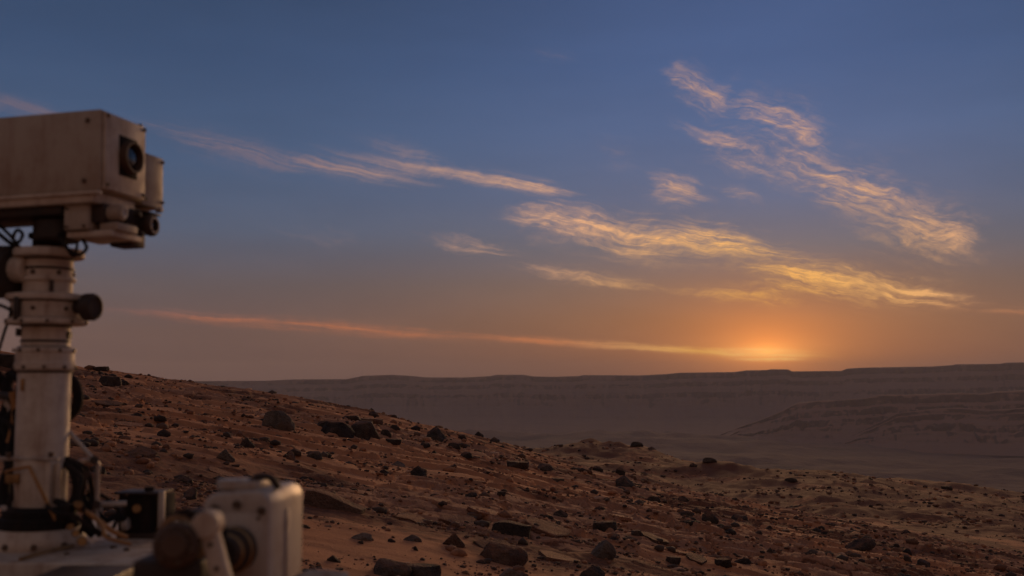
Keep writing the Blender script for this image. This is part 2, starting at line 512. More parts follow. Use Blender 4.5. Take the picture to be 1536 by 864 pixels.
def mat_ground():
    m, g, bs = new_mat('red_sand_and_bedrock')
    pos = g.n('ShaderNodeNewGeometry').outputs['Position']
    big = g.noise(pos, 0.22, 5, 0.6)
    mid = g.noise(g.v('MULTIPLY', pos, (1, 1.7, 1)), 1.7, 6, 0.62)
    fin = g.noise(pos, 26.0, 4, 0.65)
    grain = g.noise(pos, 140.0, 2, 0.6)
    sand = g.mix(g.smooth(big, 0.3, 0.7), (0.480, 0.178, 0.074, 1), (0.550, 0.225, 0.098, 1))
    sand = g.mix(g.smooth(mid, 0.45, 0.75), sand, (0.330, 0.124, 0.056, 1))
    rock = g.mix(g.smooth(mid, 0.3, 0.7), (0.330, 0.130, 0.062, 1), (0.430, 0.190, 0.100, 1))
    rock = g.mix(g.smooth(fin, 0.5, 0.72), rock, (0.15, 0.068, 0.04, 1))
    grav = g.mix(g.smooth(fin, 0.35, 0.62), (0.062, 0.025, 0.016, 1), (0.185, 0.062, 0.028, 1))
    rk = attr(g, 'rock'); gv = attr(g, 'gravel')
    c = g.mix(g.smooth(g.m('ADD', gv, g.m('MULTIPLY', g.m('SUBTRACT', mid, 0.5), 1.6)), 0.25, 0.95, 0.0, 0.88), sand, grav)
    c = g.mix(g.smooth(g.m('ADD', rk, g.m('MULTIPLY', g.m('SUBTRACT', mid, 0.5), 1.2)), 0.35, 0.7), c, rock)
    g.set(bs.inputs['Base Color'], c)
    bs.inputs['Roughness'].default_value = 0.95
    h = g.m('ADD', g.m('MULTIPLY', mid, 0.5), g.m('ADD', g.m('MULTIPLY', fin, 0.35), g.m('MULTIPLY', grain, 0.08)))
    bump(g, bs, h, 0.75, 0.06)
    return m

def mat_far(name, lo, hi, band=(0.4, 0.4), scale=1.0):
    m, g, bs = new_mat(name)
    pos = g.n('ShaderNodeNewGeometry').outputs['Position']
    sp = g.n('ShaderNodeSeparateXYZ'); g.set(sp.inputs[0], pos)
    z = g.m('ADD', sp.outputs[2], g.m('MULTIPLY', g.noise(pos, 0.004 * scale, 4), 40.0))
    st = g.noise(g.xyz(0.0, 0.0, z), 0.045 * scale, 3, 0.7)
    nz = g.noise(g.v('MULTIPLY', pos, (1, 1, 3)), 0.006 * scale, 6, 0.65)
    f = g.m('ADD', g.m('MULTIPLY', st, band[0]), g.m('MULTIPLY', nz, 1 - band[0]))
    # sky shading put into the colour along with dust: dark steep rock, paler ledges
    nrm = g.n('ShaderNodeSeparateXYZ'); g.set(nrm.inputs[0], g.n('ShaderNodeNewGeometry').outputs['Normal'])
    f = g.m('ADD', f, g.smooth(nrm.outputs[2], 0.45, 0.95, -0.22, 0.13))
    g.set(bs.inputs['Base Color'], g.mix(g.smooth(f, 0.35, 0.65), lo, hi))
    bs.inputs['Roughness'].default_value = 1.0
    bump(g, bs, nz, 0.8, 25.0 / scale)
    return m

# ------------------------------------------------------------------ ground
def build_ground():
    d0 = R(27.5)
    ang = np.concatenate([np.linspace(-math.pi, -R(70), 36, endpoint=False), np.linspace(-R(70), -d0, 70, endpoint=False),
                          np.linspace(-d0, d0, 690, endpoint=False), np.linspace(d0, R(70), 70, endpoint=False),
                          np.linspace(R(70), math.pi, 36, endpoint=False)])
    rr = np.concatenate([np.geomspace(0.4, 5, 50, endpoint=False), np.geomspace(5, 52, 600, endpoint=False),
                         np.geomspace(52, 300, 200, endpoint=False), np.geomspace(300, 1100, 30)])
    A, RR = np.meshgrid(ang, rr)
    X, Y = np.sin(A) * RR, np.cos(A) * RR
    Z, rk, gv = ground_h(X, Y, True)
    me = grid_mesh('ground', X, Y, Z, {'rock': rk, 'gravel': gv}, wrap=True)
    me.flip_normals()
    tag(link_mesh('ground', me, mat_ground()), kind='structure')

def build_valley():
    ang = np.linspace(-R(42), R(42), 280)
    rr = np.geomspace(620, 12800, 210)
    A, RR = np.meshgrid(ang, rr)
    X, Y = np.sin(A) * RR, np.cos(A) * RR
    Z = -356 + 26 * fbm(X / 1500, Y / 1100, 5, 81) + 10 * np.abs(fbm(X / 260, Y / 200, 4, 82))
    # low rounded rises standing on the valley floor
    for px, py, Yd, wx, wy, hh in [(850, 652, 5200, 500, 260, 38), (1090, 640, 6000, 800, 400, 40), (1130, 660, 4700, 420, 240, 26), (640, 622, 7000, 900, 420, 55),
                                   (1280, 672, 4300, 600, 200, 20), (960, 628, 6800, 700, 320, 45)]:
        p = P(px, py, Yd)
        Z = Z + hh * np.exp(-(((X - p.x) / wx) ** 2 + ((Y - Yd) / wy) ** 2)) * (1 + 0.5 * fbm(X / 220, Y / 150, 3, 83))
    me = grid_mesh('valley_floor', X, Y, Z); me.flip_normals()
    tag(link_mesh('valley_floor', me, mat_far('valley_dust', (0.022, 0.013, 0.013, 1), (0.105, 0.052, 0.038, 1), (0.0, 0.0), 0.6)), kind='structure')

def wall_mesh(name, az0, az1, n, rim, R0, wob, prof, seed, base=-362.0, back=2600.0, gully=170.0):
    """a canyon wall: prof = [(distance in front of the rim, share of the height)], from foot to rim"""
    ang = np.linspace(az0, az1, n)
    rim_el = np.interp(ang, [azel(*p)[0] for p in rim], [azel(*p)[1] for p in rim])
    s = ang * R0
    Rr = R0 + wob * fbm(s / 1500, s * 0 + 1.3, 5, seed, 0.55)
    taper = 0.04 + 0.96 * sstep(0.05, 0.6, np.linspace(0, 1, n)) if back < 2000 else 1.0
    zt = np.tan(rim_el) * Rr + 1.5
    ds = np.array([p[0] for p in prof], float); hs = np.array([p[1] for p in prof], float)
    tt = np.linspace(0, len(prof) - 1, (len(prof) - 1) * 6 + 1)
    D = np.interp(tt, np.arange(len(prof)), ds)[:, None]; Hh = np.interp(tt, np.arange(len(prof)), hs)[:, None]
    gul = fbm(s[None, :] / 150 + 0 * D, Hh * 1.2 + 0 * s[None, :], 4, seed + 3)
    gul2 = fbm(s[None, :] / 700 + 0 * D, Hh * 0.4 + 3 + 0 * s[None, :], 3, seed + 5)
    amp = np.sin(np.clip(Hh, 0, 1) * math.pi) ** 0.7
    rad = Rr[None, :] - D + amp * (-np.abs(gul) * gully + gul2 * gully * 1.5)
    Z = base + (zt[None, :] - base) * Hh + 0 * rad
    Z = Z + amp * 9 * fbm(s[None, :] / 90, D / 90, 3, seed + 8)
    rows_r, rows_z = [rad], [Z]
    for q in (60, 200, 600, 1400, back):
        rows_r.append((Rr + q * taper)[None, :]); rows_z.append((zt - 2 - q * 0.004 + 3 * fbm(s / 300, s * 0 + q, 3, seed + 6))[None, :])
    rad = np.concatenate(rows_r); Z = np.concatenate(rows_z)
    me = grid_mesh(name, np.sin(ang)[None, :] * rad, np.cos(ang)[None, :] * rad, Z)
    me.flip_normals()
    return me

RIM = [(-700, 575), (-100, 573), (250, 571), (300, 571.5), (400, 571), (440, 569), (520, 568.5), (533, 566), (545, 563.5), (590, 562), (615, 563.5), (640, 566),
       (700, 566), (735, 564), (745, 562), (785, 562), (800, 564.5), (830, 565), (868, 564), (875, 562.5), (960, 563), (1000, 561), (1020, 559), (1060, 558.5), (1100, 558),
       (1112, 556.5), (1120, 555.5), (1150, 555), (1156, 553.8), (1182, 554), (1188, 557), (1262, 556.3), (1270, 553), (1290, 551.5), (1400, 549.5), (1408, 548.8), (1430, 547.5), (1432, 546.5),
       (1500, 545.5), (1510, 543.8), (1560, 543), (1800, 541), (2300, 541)]
SPUR = [(1030, 672), (1080, 652), (1110, 640), (1140, 630), (1165, 620), (1185, 610), (1196, 604), (1230, 601), (1262, 600), (1300, 597), (1318, 593), (1400, 591), (1440, 589), (1470, 591), (1500, 587), (1600, 583), (1800, 578), (2300, 570)]
SPUR2 = [(1230, 676), (1275, 654), (1305, 640), (1330, 628), (1345, 620), (1400, 613), (1440, 612), (1480, 616), (1536, 612), (1700, 606), (2300, 600)]

def build_far():
    c1 = mat_far('canyon_wall_rock', (0.045, 0.026, 0.021, 1), (0.17, 0.092, 0.066, 1), (0.6, 0.4), 0.8)
    me = wall_mesh('canyon_wall', -R(41), R(41), 1100, RIM, 11000, 480,
                   [(3200, 0.0), (1700, .16), (900, .36), (640, .52), (600, .60), (330, .72), (300, .80), (120, .88), (95, .985), (0, 1.0)], 91)
    tag(link_mesh('canyon_wall', me, c1), kind='structure')
    c2 = mat_far('mesa_rock', (0.060, 0.034, 0.026, 1), (0.23, 0.12, 0.08, 1), (0.65, 0.4), 1.4)
    me = wall_mesh('mesa', azel(1030, 600)[0], R(41), 620, SPUR, 7300, 170,
                   [(900, 0.0), (520, .16), (360, .32), (300, .40), (280, .56), (180, .62), (160, .76), (70, .82), (50, .985), (0, 1.0)], 95, back=700, gully=130.0)
    tag(link_mesh('mesa', me, c2), kind='structure')
    me = wall_mesh('mesa_shoulder', azel(1230, 600)[0], R(41), 480, SPUR2, 6700, 120,
                   [(600, 0.0), (330, .22), (220, .4), (180, .46), (165, .66), (90, .72), (75, .86), (50, .9), (35, .985), (0, 1.0)], 99, back=350, gully=100.0)
    tag(link_mesh('mesa_shoulder', me, c2), kind='structure')

def build_haze():
    m = bpy.data.materials.new('dusty_air'); m.use_nodes = True
    g = NT(m.node_tree)
    pv = g.n('ShaderNodeVolumePrincipled'); out = g.n('ShaderNodeOutputMaterial')
    g.t.links.new(pv.outputs[0], out.inputs['Volume'])
    pv.inputs['Color'].default_value = (0.60, 0.57, 0.62, 1)
    pv.inputs['Density'].default_value = HAZE
    pv.inputs['Anisotropy'].default_value = 0.15
    bm = bmesh.new()
    x, y0, y1, z0, z1 = 15000, -2500, 16500, -440, 300
    vs = [bm.verts.new(p) for p in [(-x, y0, z0), (x, y0, z0), (x, y1, z0), (-x, y1, z0), (-x, y0, z1), (x, y0, z1), (x, y1, z1), (-x, y1, z1)]]
    for f in ((3, 2, 1, 0), (4, 5, 6, 7), (0, 1, 5, 4), (1, 2, 6, 5), (2, 3, 7, 6), (3, 0, 4, 7)):
        bm.faces.new([vs[i] for i in f])
    me = bpy.data.meshes.new('haze'); bm.to_mesh(me); bm.free()
    o = link_mesh('haze', me, m)
    tag(o, 'thin dusty air over the valley and canyon', 'haze', kind='stuff')
HAZE = 5.2e-5

build_ground()
build_valley()
build_far()
build_haze()

# ------------------------------------------------------------------ rocks
def noise3(p, seed):
    return (pnoise(p[:, 0] + p[:, 2] * 0.7, p[:, 1] - p[:, 2] * 0.4, seed) + pnoise(p[:, 1] + 3.3 + p[:, 0] * .3, p[:, 2] * 1.1, seed + 3)
            + pnoise(p[:, 2] - 2.2 - p[:, 1] * .3, p[:, 0] * 0.9, seed + 7)) / 2.2

def finish(me, angle=32):
    me.polygons.foreach_set('use_smooth', np.ones(len(me.polygons), bool))
    me.set_sharp_from_angle(angle=R(angle))
    me.update()
    return me

def rock_mesh(seed, style='angular', sub=3):
    """a stone about one unit wide, its underside at z = -0.35"""
    rng = np.random.default_rng(seed)
    bm = bmesh.new(); bmesh.ops.create_icosphere(bm, subdivisions=sub, radius=1.0)
    p = np.array([v.co[:] for v in bm.verts])
    q = p.copy()
    q *= 1 + 0.20 * noise3(p * 0.9 + seed, seed)[:, None]
    cuts = {'angular': 11, 'round': 8, 'slab': 8, 'pyramid': 6}[style]
    for k in range(cuts):
        n = rng.normal(size=3); n /= np.linalg.norm(n)
        if style == 'pyramid':
            a = rng.uniform(0, 2 * math.pi); n = np.array([math.cos(a), math.sin(a), rng.uniform(.62, 1.25)]); n /= np.linalg.norm(n)
            d = rng.uniform(.46, .68)
        else:
            if n[2] < -0.2: n[2] *= -1
            d = rng.uniform(.55, .82) if style != 'round' else rng.uniform(.62, .9)
        t = np.maximum(q @ n - d, 0)
        q -= t[:, None] * n * 0.93
    if style == 'slab':
        top = 0.28
        q[:, 2] = np.where(q[:, 2] > top, top + (q[:, 2] - top) * 0.06, q[:, 2])
    q *= 1 + (0.085 * noise3(q * 2.7 + 9, seed + 1) + 0.055 * noise3(q * 6.5, seed + 2))[:, None]
    q[:, 2] = np.maximum(q[:, 2], -0.55)
    ex = q.max(0) - q.min(0)
    q[:, :2] -= (q.max(0) + q.min(0))[:2] / 2
    q /= ex[0] if style != 'slab' else max(ex[0], ex[1])
    q[:, 2] -= q[:, 2].min() + 0.0
    for v, c in zip(bm.verts, q):
        v.co = c
    me = bpy.data.meshes.new('rock'); bm.to_mesh(me); bm.free()
    return finish(me)

def mat_rock(name, lo, hi, dust, dust_amt):
    m, g, bs = new_mat(name)
    geo = g.n('ShaderNodeNewGeometry')
    pos = geo.outputs['Position']
    rnd = g.n('ShaderNodeObjectInfo').outputs['Random']
    a = g.noise(pos, 5.0, 6, 0.65); b = g.noise(pos, 38.0, 3, 0.6)
    c = g.mix(g.smooth(g.m('ADD', g.m('MULTIPLY', a, 0.7), g.m('MULTIPLY', b, 0.3)), 0.35, 0.65), lo, hi)
    c = g.mix(1.0, c, g.scale((1, 1, 1), g.m('MULTIPLY_ADD', rnd, 0.7, 0.62)), 'MULTIPLY')
    sp = g.n('ShaderNodeSeparateXYZ'); g.set(sp.inputs[0], geo.outputs['Normal'])
    d = g.m('MULTIPLY', g.smooth(g.m('ADD', sp.outputs[2], g.m('MULTIPLY', g.m('SUBTRACT', a, 0.5), 1.4)), 0.55, 1.05), dust_amt)
    c = g.mix(d, c, dust)
    g.set(bs.inputs['Base Color'], c)
    bs.inputs['Roughness'].default_value = 0.85
    bump(g, bs, g.m('ADD', a, g.m('MULTIPLY', b, 0.5)), 0.9, 0.09)
    return m

DUST = (0.36, 0.13, 0.055, 1)
M_DARK = mat_rock('dark_basalt', (0.036, 0.025, 0.020, 1), (0.098, 0.067, 0.050, 1), DUST, 0.35)
M_BROWN = mat_rock('brown_rock', (0.105, 0.058, 0.038, 1), (0.20, 0.108, 0.07, 1), DUST, 0.5)
M_TAN = mat_rock('tan_bedrock', (0.20, 0.092, 0.052, 1), (0.38, 0.175, 0.10, 1), DUST, 0.55)
M_GREY = mat_rock('grey_rock', (0.085, 0.062, 0.048, 1), (0.180, 0.132, 0.100, 1), DUST, 0.25)
STYLES = ('angular', 'round', 'slab', 'pyramid')
BIG = {s: [rock_mesh(100 + 10 * i + j, s, 4) for j in range(3)] for i, s in enumerate(STYLES)}
SMALL = {s: [rock_mesh(300 + 10 * i + j, s, 3) for j in range(4)] for i, s in enumerate(STYLES)}
MATS = {'d': M_DARK, 'b': M_BROWN, 't': M_TAN, 'g': M_GREY}
_byMat = {}
def mesh_with(me, key):
    k = (me.name, key)
    if k not in _byMat:
        c = me.copy(); c.materials.clear(); c.materials.append(MATS[key]); _byMat[k] = c
    return _byMat[k]

rng = random.Random(7)
HERO_SPOTS = []
def put_rock(px, py, w, h, style, key, label, name='boulder', cat='boulder', depth=0.8, rz=None, group=None, var=None, sink=0.22, tilt=None):
    """py is the picture row of the stone's foot, w and h its size in the picture"""
    g = hit(px, py)
    s = math.sqrt(g.x ** 2 + g.y ** 2 + (CAM.z - g.z) ** 2) / F_PX
    me = BIG[style][rng.randrange(3) if var is None else var]
    zs = max(v.co.z for v in me.vertices)
    o = bpy.data.objects.new(name, mesh_with(me, key)); COL.objects.link(o)
    W, Hh = w * s, h * s * .86
    D = W * depth
    o.scale = (W, D, Hh * (1 + sink) / zs)
    y = g.y + D * 0.38; x = g.x * (y / g.y)
    z = float(ground_h(x, y))
    z = min(z, g.z + 0.25 * Hh)
    o.location = (x, y, z - Hh * sink - 0.004)
    a = rz if rz is not None else rng.choice((0, math.pi)) + rng.uniform(-.3, .3)
    o.rotation_euler = (tilt or 0, R(3), a)
    tag(o, label, cat, group)
    HERO_SPOTS.append((x, y, W))
    return o

HEROES = [
    (415, 644, 52, 30, 'angular', 'g', 'angular grey boulder with a pale flat face, alone left of the boulder cluster'),
    (504, 650, 56, 26, 'round', 'd', 'long rounded dark boulder, the one furthest towards the rover in the cluster'),
    (546, 654, 50, 30, 'round', 'd', 'bulky rounded dark boulder at the front of the cluster'),
    (556, 634, 50, 12, 'slab', 'b', 'flat brown slab resting behind the two rounded boulders of the cluster'),
    (561, 625, 16, 13, 'round', 'd', 'small round stone perched on the skyline above the boulder cluster'),
    (656, 661, 36, 28, 'angular', 'd', 'dark angular boulder on the slope just below the skyline, between cluster and ridge stones'),
    (718, 652, 15, 12, 'round', 'd', 'round dark stone on the ridge, higher of two near each other'),
    (742, 662, 15, 11, 'round', 'd', 'round dark stone on the ridge, lower of two near each other'),
    (163, 580, 40, 13, 'slab', 'd', 'long dark ledge stone high on the slope beside the mast'),
    (371, 671, 22, 15, 'pyramid', 'd', 'dark peaked stone on bare sand below the grey boulder'),
    (338, 691, 28, 18, 'pyramid', 'g', 'grey domed stone above the arm housing'),
    (246, 655, 20, 13, 'round', 'd', 'lone dark rounded stone upslope of the brown hump'),
    (212, 685, 46, 18, 'pyramid', 'b', 'low brown hump of rock on the smooth sand beside the strut'),
    (274, 724, 28, 12, 'pyramid', 'd', 'dark low stone right above the black instrument box'),
    (596, 698, 24, 14, 'pyramid', 'g', 'grey stone upslope of the dark peaked stone mid-slope'),
    (628, 714, 25, 17, 'pyramid', 'd', 'dark peaked stone alone on the open mid-slope sand'),
    (472, 690, 26, 12, 'angular', 'd', 'dark blocky stone on the slope above the long wedge slab'),
    (440, 684, 24, 10, 'angular', 'd', 'small dark block beside the blocky stone above the long wedge slab'),
    (680, 819, 34, 22, 'pyramid', 'b', 'brown stone with a rounded top standing in the sand drift'),
    (758, 847, 72, 36, 'angular', 'b', 'big brown broken boulder beneath the flat plates at the bottom'),
    (586, 866, 62, 28, 'angular', 'd', 'dark blocky boulder at the bottom edge, the one nearer the arm housing'),
    (634, 869, 56, 22, 'slab', 'd', 'dark flat-topped boulder at the bottom edge, touching the blocky one'),
    (908, 797, 38, 16, 'slab', 'd', 'dark flat-topped stone upslope of the sharp grey pyramid'),
    (905, 838, 40, 28, 'pyramid', 'g', 'sharp grey pyramid-shaped rock right of the tan plates'),
    (888, 868, 40, 22, 'pyramid', 'd', 'dark stone cut by the bottom edge below the grey pyramid rock'),
    (841, 775, 22, 11, 'pyramid', 'd', 'small dark stone at the tip of a sand tail above the tan plates'),
    (955, 804, 20, 9, 'slab', 'd', 'small flat dark stone just downslope of the flat-topped stone'),
    (1065, 784, 26, 16, 'pyramid', 'd', 'dark peaked stone in the line of stones across the slope, the biggest one'),
    (1037, 779, 20, 12, 'angular', 'd', 'dark split stone next to the biggest stone of the line'),
    (1152, 794, 20, 13, 'pyramid', 'd', 'dark stone near the lower end of the line of stones'),
    (1178, 798, 20, 10, 'slab', 'd', 'flat dark stone at the very end of the line of stones'),
    (897, 707, 16, 10, 'round', 'd', 'round dark stone on the lower ridge before the distant mounds'),
    (931, 713, 14, 12, 'round', 'd', 'round stone standing atop the lower ridge pile'),
    (938, 730, 34, 18, 'angular', 'd', 'dark jagged outcrop on the lower ridge under the round stone'),
    (946, 756, 26, 10, 'angular', 'd', 'low dark jagged stone downslope of the ridge outcrop'),
    (1084, 849, 30, 12, 'slab', 'd', 'dark flat slab stone near the bottom, left one of a pair'),
    (1114, 846, 24, 11, 'round', 'd', 'dark rounded stone near the bottom, right one of a pair'),
    (1292, 825, 46, 16, 'pyramid', 'd', 'long dark wedge of rock rising from bare sand'),
    (1385, 848, 22, 13, 'round', 'd', 'dark round stone on the orange sand, bigger of two together'),
    (1361, 845, 13, 9, 'round', 'd', 'dark round stone on the orange sand, smaller of two together'),
    (500, 843, 22, 12, 'pyramid', 'd', 'dark small peaked stone beside the arm housing near the bottom'),
    (1155, 829, 12, 9, 'pyramid', 'd', 'tiny dark upright stone alone on plain sand'),
    (776, 702, 44, 12, 'slab', 'd', 'long dark flat stone on the slope under the ridge'),
    (752, 742, 14, 6, 'slab', 'd', 'small dark stone at the head of a thin crack in the bedrock'),
    (818, 709, 26, 10, 'angular', 'd', 'dark rubble stone below the ridge, downhill of the long flat stone'),
    (664, 762, 14, 6, 'pyramid', 'd', 'small dark stone lying on the layered bedrock plates'),
    (1420, 735, 18, 6, 'slab', 'd', 'dark flat stone on the crest of the distant bench'),
    (1186, 724, 20, 6, 'angular', 'd', 'dark stone pile on the distant bench beyond the second mound'),
    (955, 668, 20, 7, 'angular', 'd', 'dark cap rock on top of the taller distant mound'),
    (978, 673, 14, 6, 'angular', 'd', 'dark cap rock on the shoulder of the taller distant mound'),
    (1064, 695, 22, 7, 'angular', 'd', 'dark cap rock on top of the lower distant mound'),
    (1040, 700, 12, 6, 'round', 'd', 'round stone on the near flank of the lower distant mound'),
    (12, 553, 60, 22, 'slab', 'd', 'dark outcrop on the skyline behind the mast'),
    (150, 556, 26, 7, 'slab', 'd', 'low dark stone on the skyline just beside the mast'),
    (486, 645, 22, 11, 'angular', 'd', 'small jagged stone against the long rounded boulder of the cluster'),
    (578, 655, 18, 11, 'angular', 'd', 'jagged stone at the downslope end of the boulder cluster'),
    (528, 629, 34, 8, 'slab', 'd', 'thin dark slab on the skyline behind the boulder cluster'),
    (592, 646, 16, 9, 'angular', 'd', 'small dark block just past the boulder cluster'),
    (638, 672, 16, 9, 'angular', 'd', 'small dark stone uphill side of the skyline boulder'),
    (680, 672, 22, 10, 'angular', 'd', 'dark shattered stone at the foot of the skyline boulder'),
    (694, 660, 14, 8, 'round', 'd', 'small stone between the skyline boulder and the ridge stones'),
    (590, 668, 30, 8, 'slab', 'd', 'low dark ledge below the end of the boulder cluster'),
    (835, 724, 30, 9, 'slab', 'd', 'long dark ledge stone among the rubble below the ridge'),
    (700, 690, 20, 9, 'angular', 'd', 'dark stone on the open slope under the ridge stones'),
    (980, 752, 22, 9, 'angular', 'd', 'dark jagged stone between the ridge outcrop and the stone line'),
    (1110, 775, 24, 10, 'angular', 'd', 'dark broken stone midway along the line of stones'),
    (1010, 846, 26, 11, 'slab', 'd', 'dark flat stone near the bottom beside the tilted brown plate'),
]
for px, py, w, h, st, key, lab in HEROES:
    if st:
        put_rock(px, py, w, h, st, key, lab)

# flat slabs of bedrock that stand clear of the sand
def slab_mesh(seed, n=11, thick=0.22):
    r = random.Random(seed)
    bm = bmesh.new()
    rings = []
    rad = [r.uniform(.58, 1.12) for _ in range(n)]
    for zi, k in ((-0.9, .97), (-.35, .99), (-.30, .95), (-.1, .975), (0.0, .93)):
        ring = []
        for i in range(n):
            a = 2 * math.pi * i / n
            q = rad[i] * (k + r.uniform(-.03, .03))
            ring.append(bm.verts.new((math.cos(a) * q * .5, math.sin(a) * q * .5, zi * thick + (r.uniform(-.02, .02) if zi < 0 else 0.015 * math.sin(3 * a + seed)))))
        rings.append(ring)
    for a, b in zip(rings, rings[1:]):
        for i in range(n):
            bm.faces.new((a[i], a[(i + 1) % n], b[(i + 1) % n], b[i]))
    top = bm.faces.new(rings[-1])
    res = bmesh.ops.poke(bm, faces=[top])
    me = bpy.data.meshes.new('flat_rock'); bm.to_mesh(me); bm.free()
    return finish(me, 25)

SLABS = [  # px, py of the near edge, width, depth factor, thickness in picture, tilt towards camera
    (822, 805, 92, .9, 7, 3, 't', 'broad smooth tan plate with a dark undercut lip, above the rippled plate'),
    (838, 842, 96, .8, 6, 5, 't', 'rippled pale brown plate half sunk in sand left of the grey pyramid rock'),
    (690, 790, 74, .8, 6, 4, 't', 'tan plate at the end of the layered ledge over the sand drift'),
    (620, 783, 88, .7, 5, 3, 't', 'long tan plate in the middle of the layered ledge over the sand drift'),
    (735, 775, 80, .9, 5, 2, 't', 'pale cracked plate above the dark block, upslope of the ledge'),
    (745, 828, 90, .6, 6, 6, 'b', 'brown plate between the dark block and the broken boulder'),
    (560, 757, 70, .7, 4, 3, 't', 'tan plate beside the tail of the long wedge slab'),
    (640, 748, 84, .9, 4, 2, 't', 'thin tan plate upslope of the layered ledge'),
    (430, 722, 76, .8, 4, 3, 't', 'tan plate directly above the top of the arm housing'),
    (330, 712, 66, .8, 4, 3, 't', 'tan plate above the instrument box, left of the arm housing'),
    (980, 812, 70, .7, 5, 4, 'b', 'brown plate downslope of the dark flat-topped stone'),
    (1010, 828, 84, .6, 5, 4, 't', 'tan plate right of the grey pyramid rock'),
    (1045, 842, 70, .6, 5, 5, 'b', 'brown tilted plate above the pair of stones near the bottom'),
    (930, 778, 60, .8, 4, 3, 't', 'small tan plate upslope of the flat-topped stone'),
    (1000, 735, 50, .9, 4, 2, 'b', 'brown plate under the lower ridge'),
    (700, 722, 70, .9, 4, 2, 't', 'tan plate on the mid-slope under the long dark flat stone'),
    (860, 745, 60, .9, 4, 2, 'b', 'brown plate on the mid-slope downhill of the rubble stones'),
    (540, 690, 60, .8, 4, 2, 't', 'tan plate below the boulder cluster'),
    (190, 640, 60, .8, 4, 2, 't', 'tan plate on the slope right of the mast'),
    (165, 610, 56, .8, 4, 2, 'b', 'brown plate high on the slope right of the mast'),
    (300, 620, 60, .8, 4, 2, 't', 'tan plate high on the slope, upslope of the lone rounded stone'),
]
for i, (px, py, w, dep, th, tl, key, lab) in enumerate(SLABS):
    g = hit(px, py)
    dist = math.hypot(g.y, CAM.z - g.z); s = dist / F_PX
    me = slab_mesh(500 + i, 7 + i % 4); me.materials.append(MATS[key])
    o = bpy.data.objects.new('flat_rock', me); COL.objects.link(o)
    W = w * s; D = W * dep; T = th * s * 1.25
    o.scale = (W, D, T / 0.22)
    y = g.y + D * .45; x = g.x * y / g.y
    gx = (float(ground_h(x + .3, y)) - float(ground_h(x - .3, y))) / .6
    gy = (float(ground_h(x, y + D * .4)) - float(ground_h(x, y - D * .4))) / (D * .8)
    z = float(np.median(ground_h(np.array([x, x + W * .3, x - W * .3, x, x]), np.array([y, y, y, y + D * .3, y - D * .3]))))
    n = Vector((-0.16, -max(-.1, min(.12, gy)) - R(tl) * .6, 1)).normalized()
    n = Vector((-max(-.3, min(.1, gx)), n.y, 1)).normalized()
    o.rotation_euler = (n.to_track_quat('Z', 'Y').to_matrix() @ Matrix.Rotation(rng.uniform(-.3, .3), 3, 'Z')).to_euler()
    o.location = (x, y, z + T * .5)
    tag(o, lab, 'flat rock')
    HERO_SPOTS.append((x, y, W * .8))

# the long wedge beside the arm housing and the dark block with a split end
def wedge(px, py, w, h0, h1, key, label):
    g = hit(px, py); s = math.hypot(g.y, CAM.z - g.z) / F_PX
    rr = random.Random(py)
    bm = bmesh.new(); bmesh.ops.create_cube(bm, size=1.0)
    bmesh.ops.subdivide_edges(bm, edges=bm.edges[:], cuts=6, use_grid_fill=True)
    pts = np.array([v.co[:] for v in bm.verts])
    nn = noise3(pts * 2.3 + py, 77) * 0.10 + noise3(pts * 6 + 4, 78) * .05
    for v, k in zip(bm.verts, nn):
        t = v.co.x + .5
        hh = h0 + (h1 - h0) * t + 3.0 * math.sin(t * 5.1)
        z = v.co.z + .5
        v.co = Vector((v.co.x * w * s + k * 12 * s, v.co.y * w * s * .38 + (z * .30 + k * .5) * 20 * s, z * hh * s + k * 14 * s - 5 * s))
    bmesh.ops.smooth_vert(bm, verts=bm.verts, factor=.35, use_axis_x=True, use_axis_y=True, use_axis_z=True)
    me = bpy.data.meshes.new('rock_wedge'); bm.to_mesh(me); bm.free(); finish(me, 28); me.materials.append(MATS[key])
    o = bpy.data.objects.new('rock_wedge', me); COL.objects.link(o)
    y = g.y + w * s * .15
    o.location = (g.x * y / g.y, y, g.z); o.rotation_euler = (0, R(8), R(-6))
    tag(o, label, 'rock'); HERO_SPOTS.append((g.x, g.y + .1, w * s))
wedge(501, 764, 88, 27, 13, 'b', 'long brown wedge-shaped slab over bare sand right of the arm housing')
wedge(766, 803, 56, 17, 24, 'd', 'dark split block standing among tan plates')

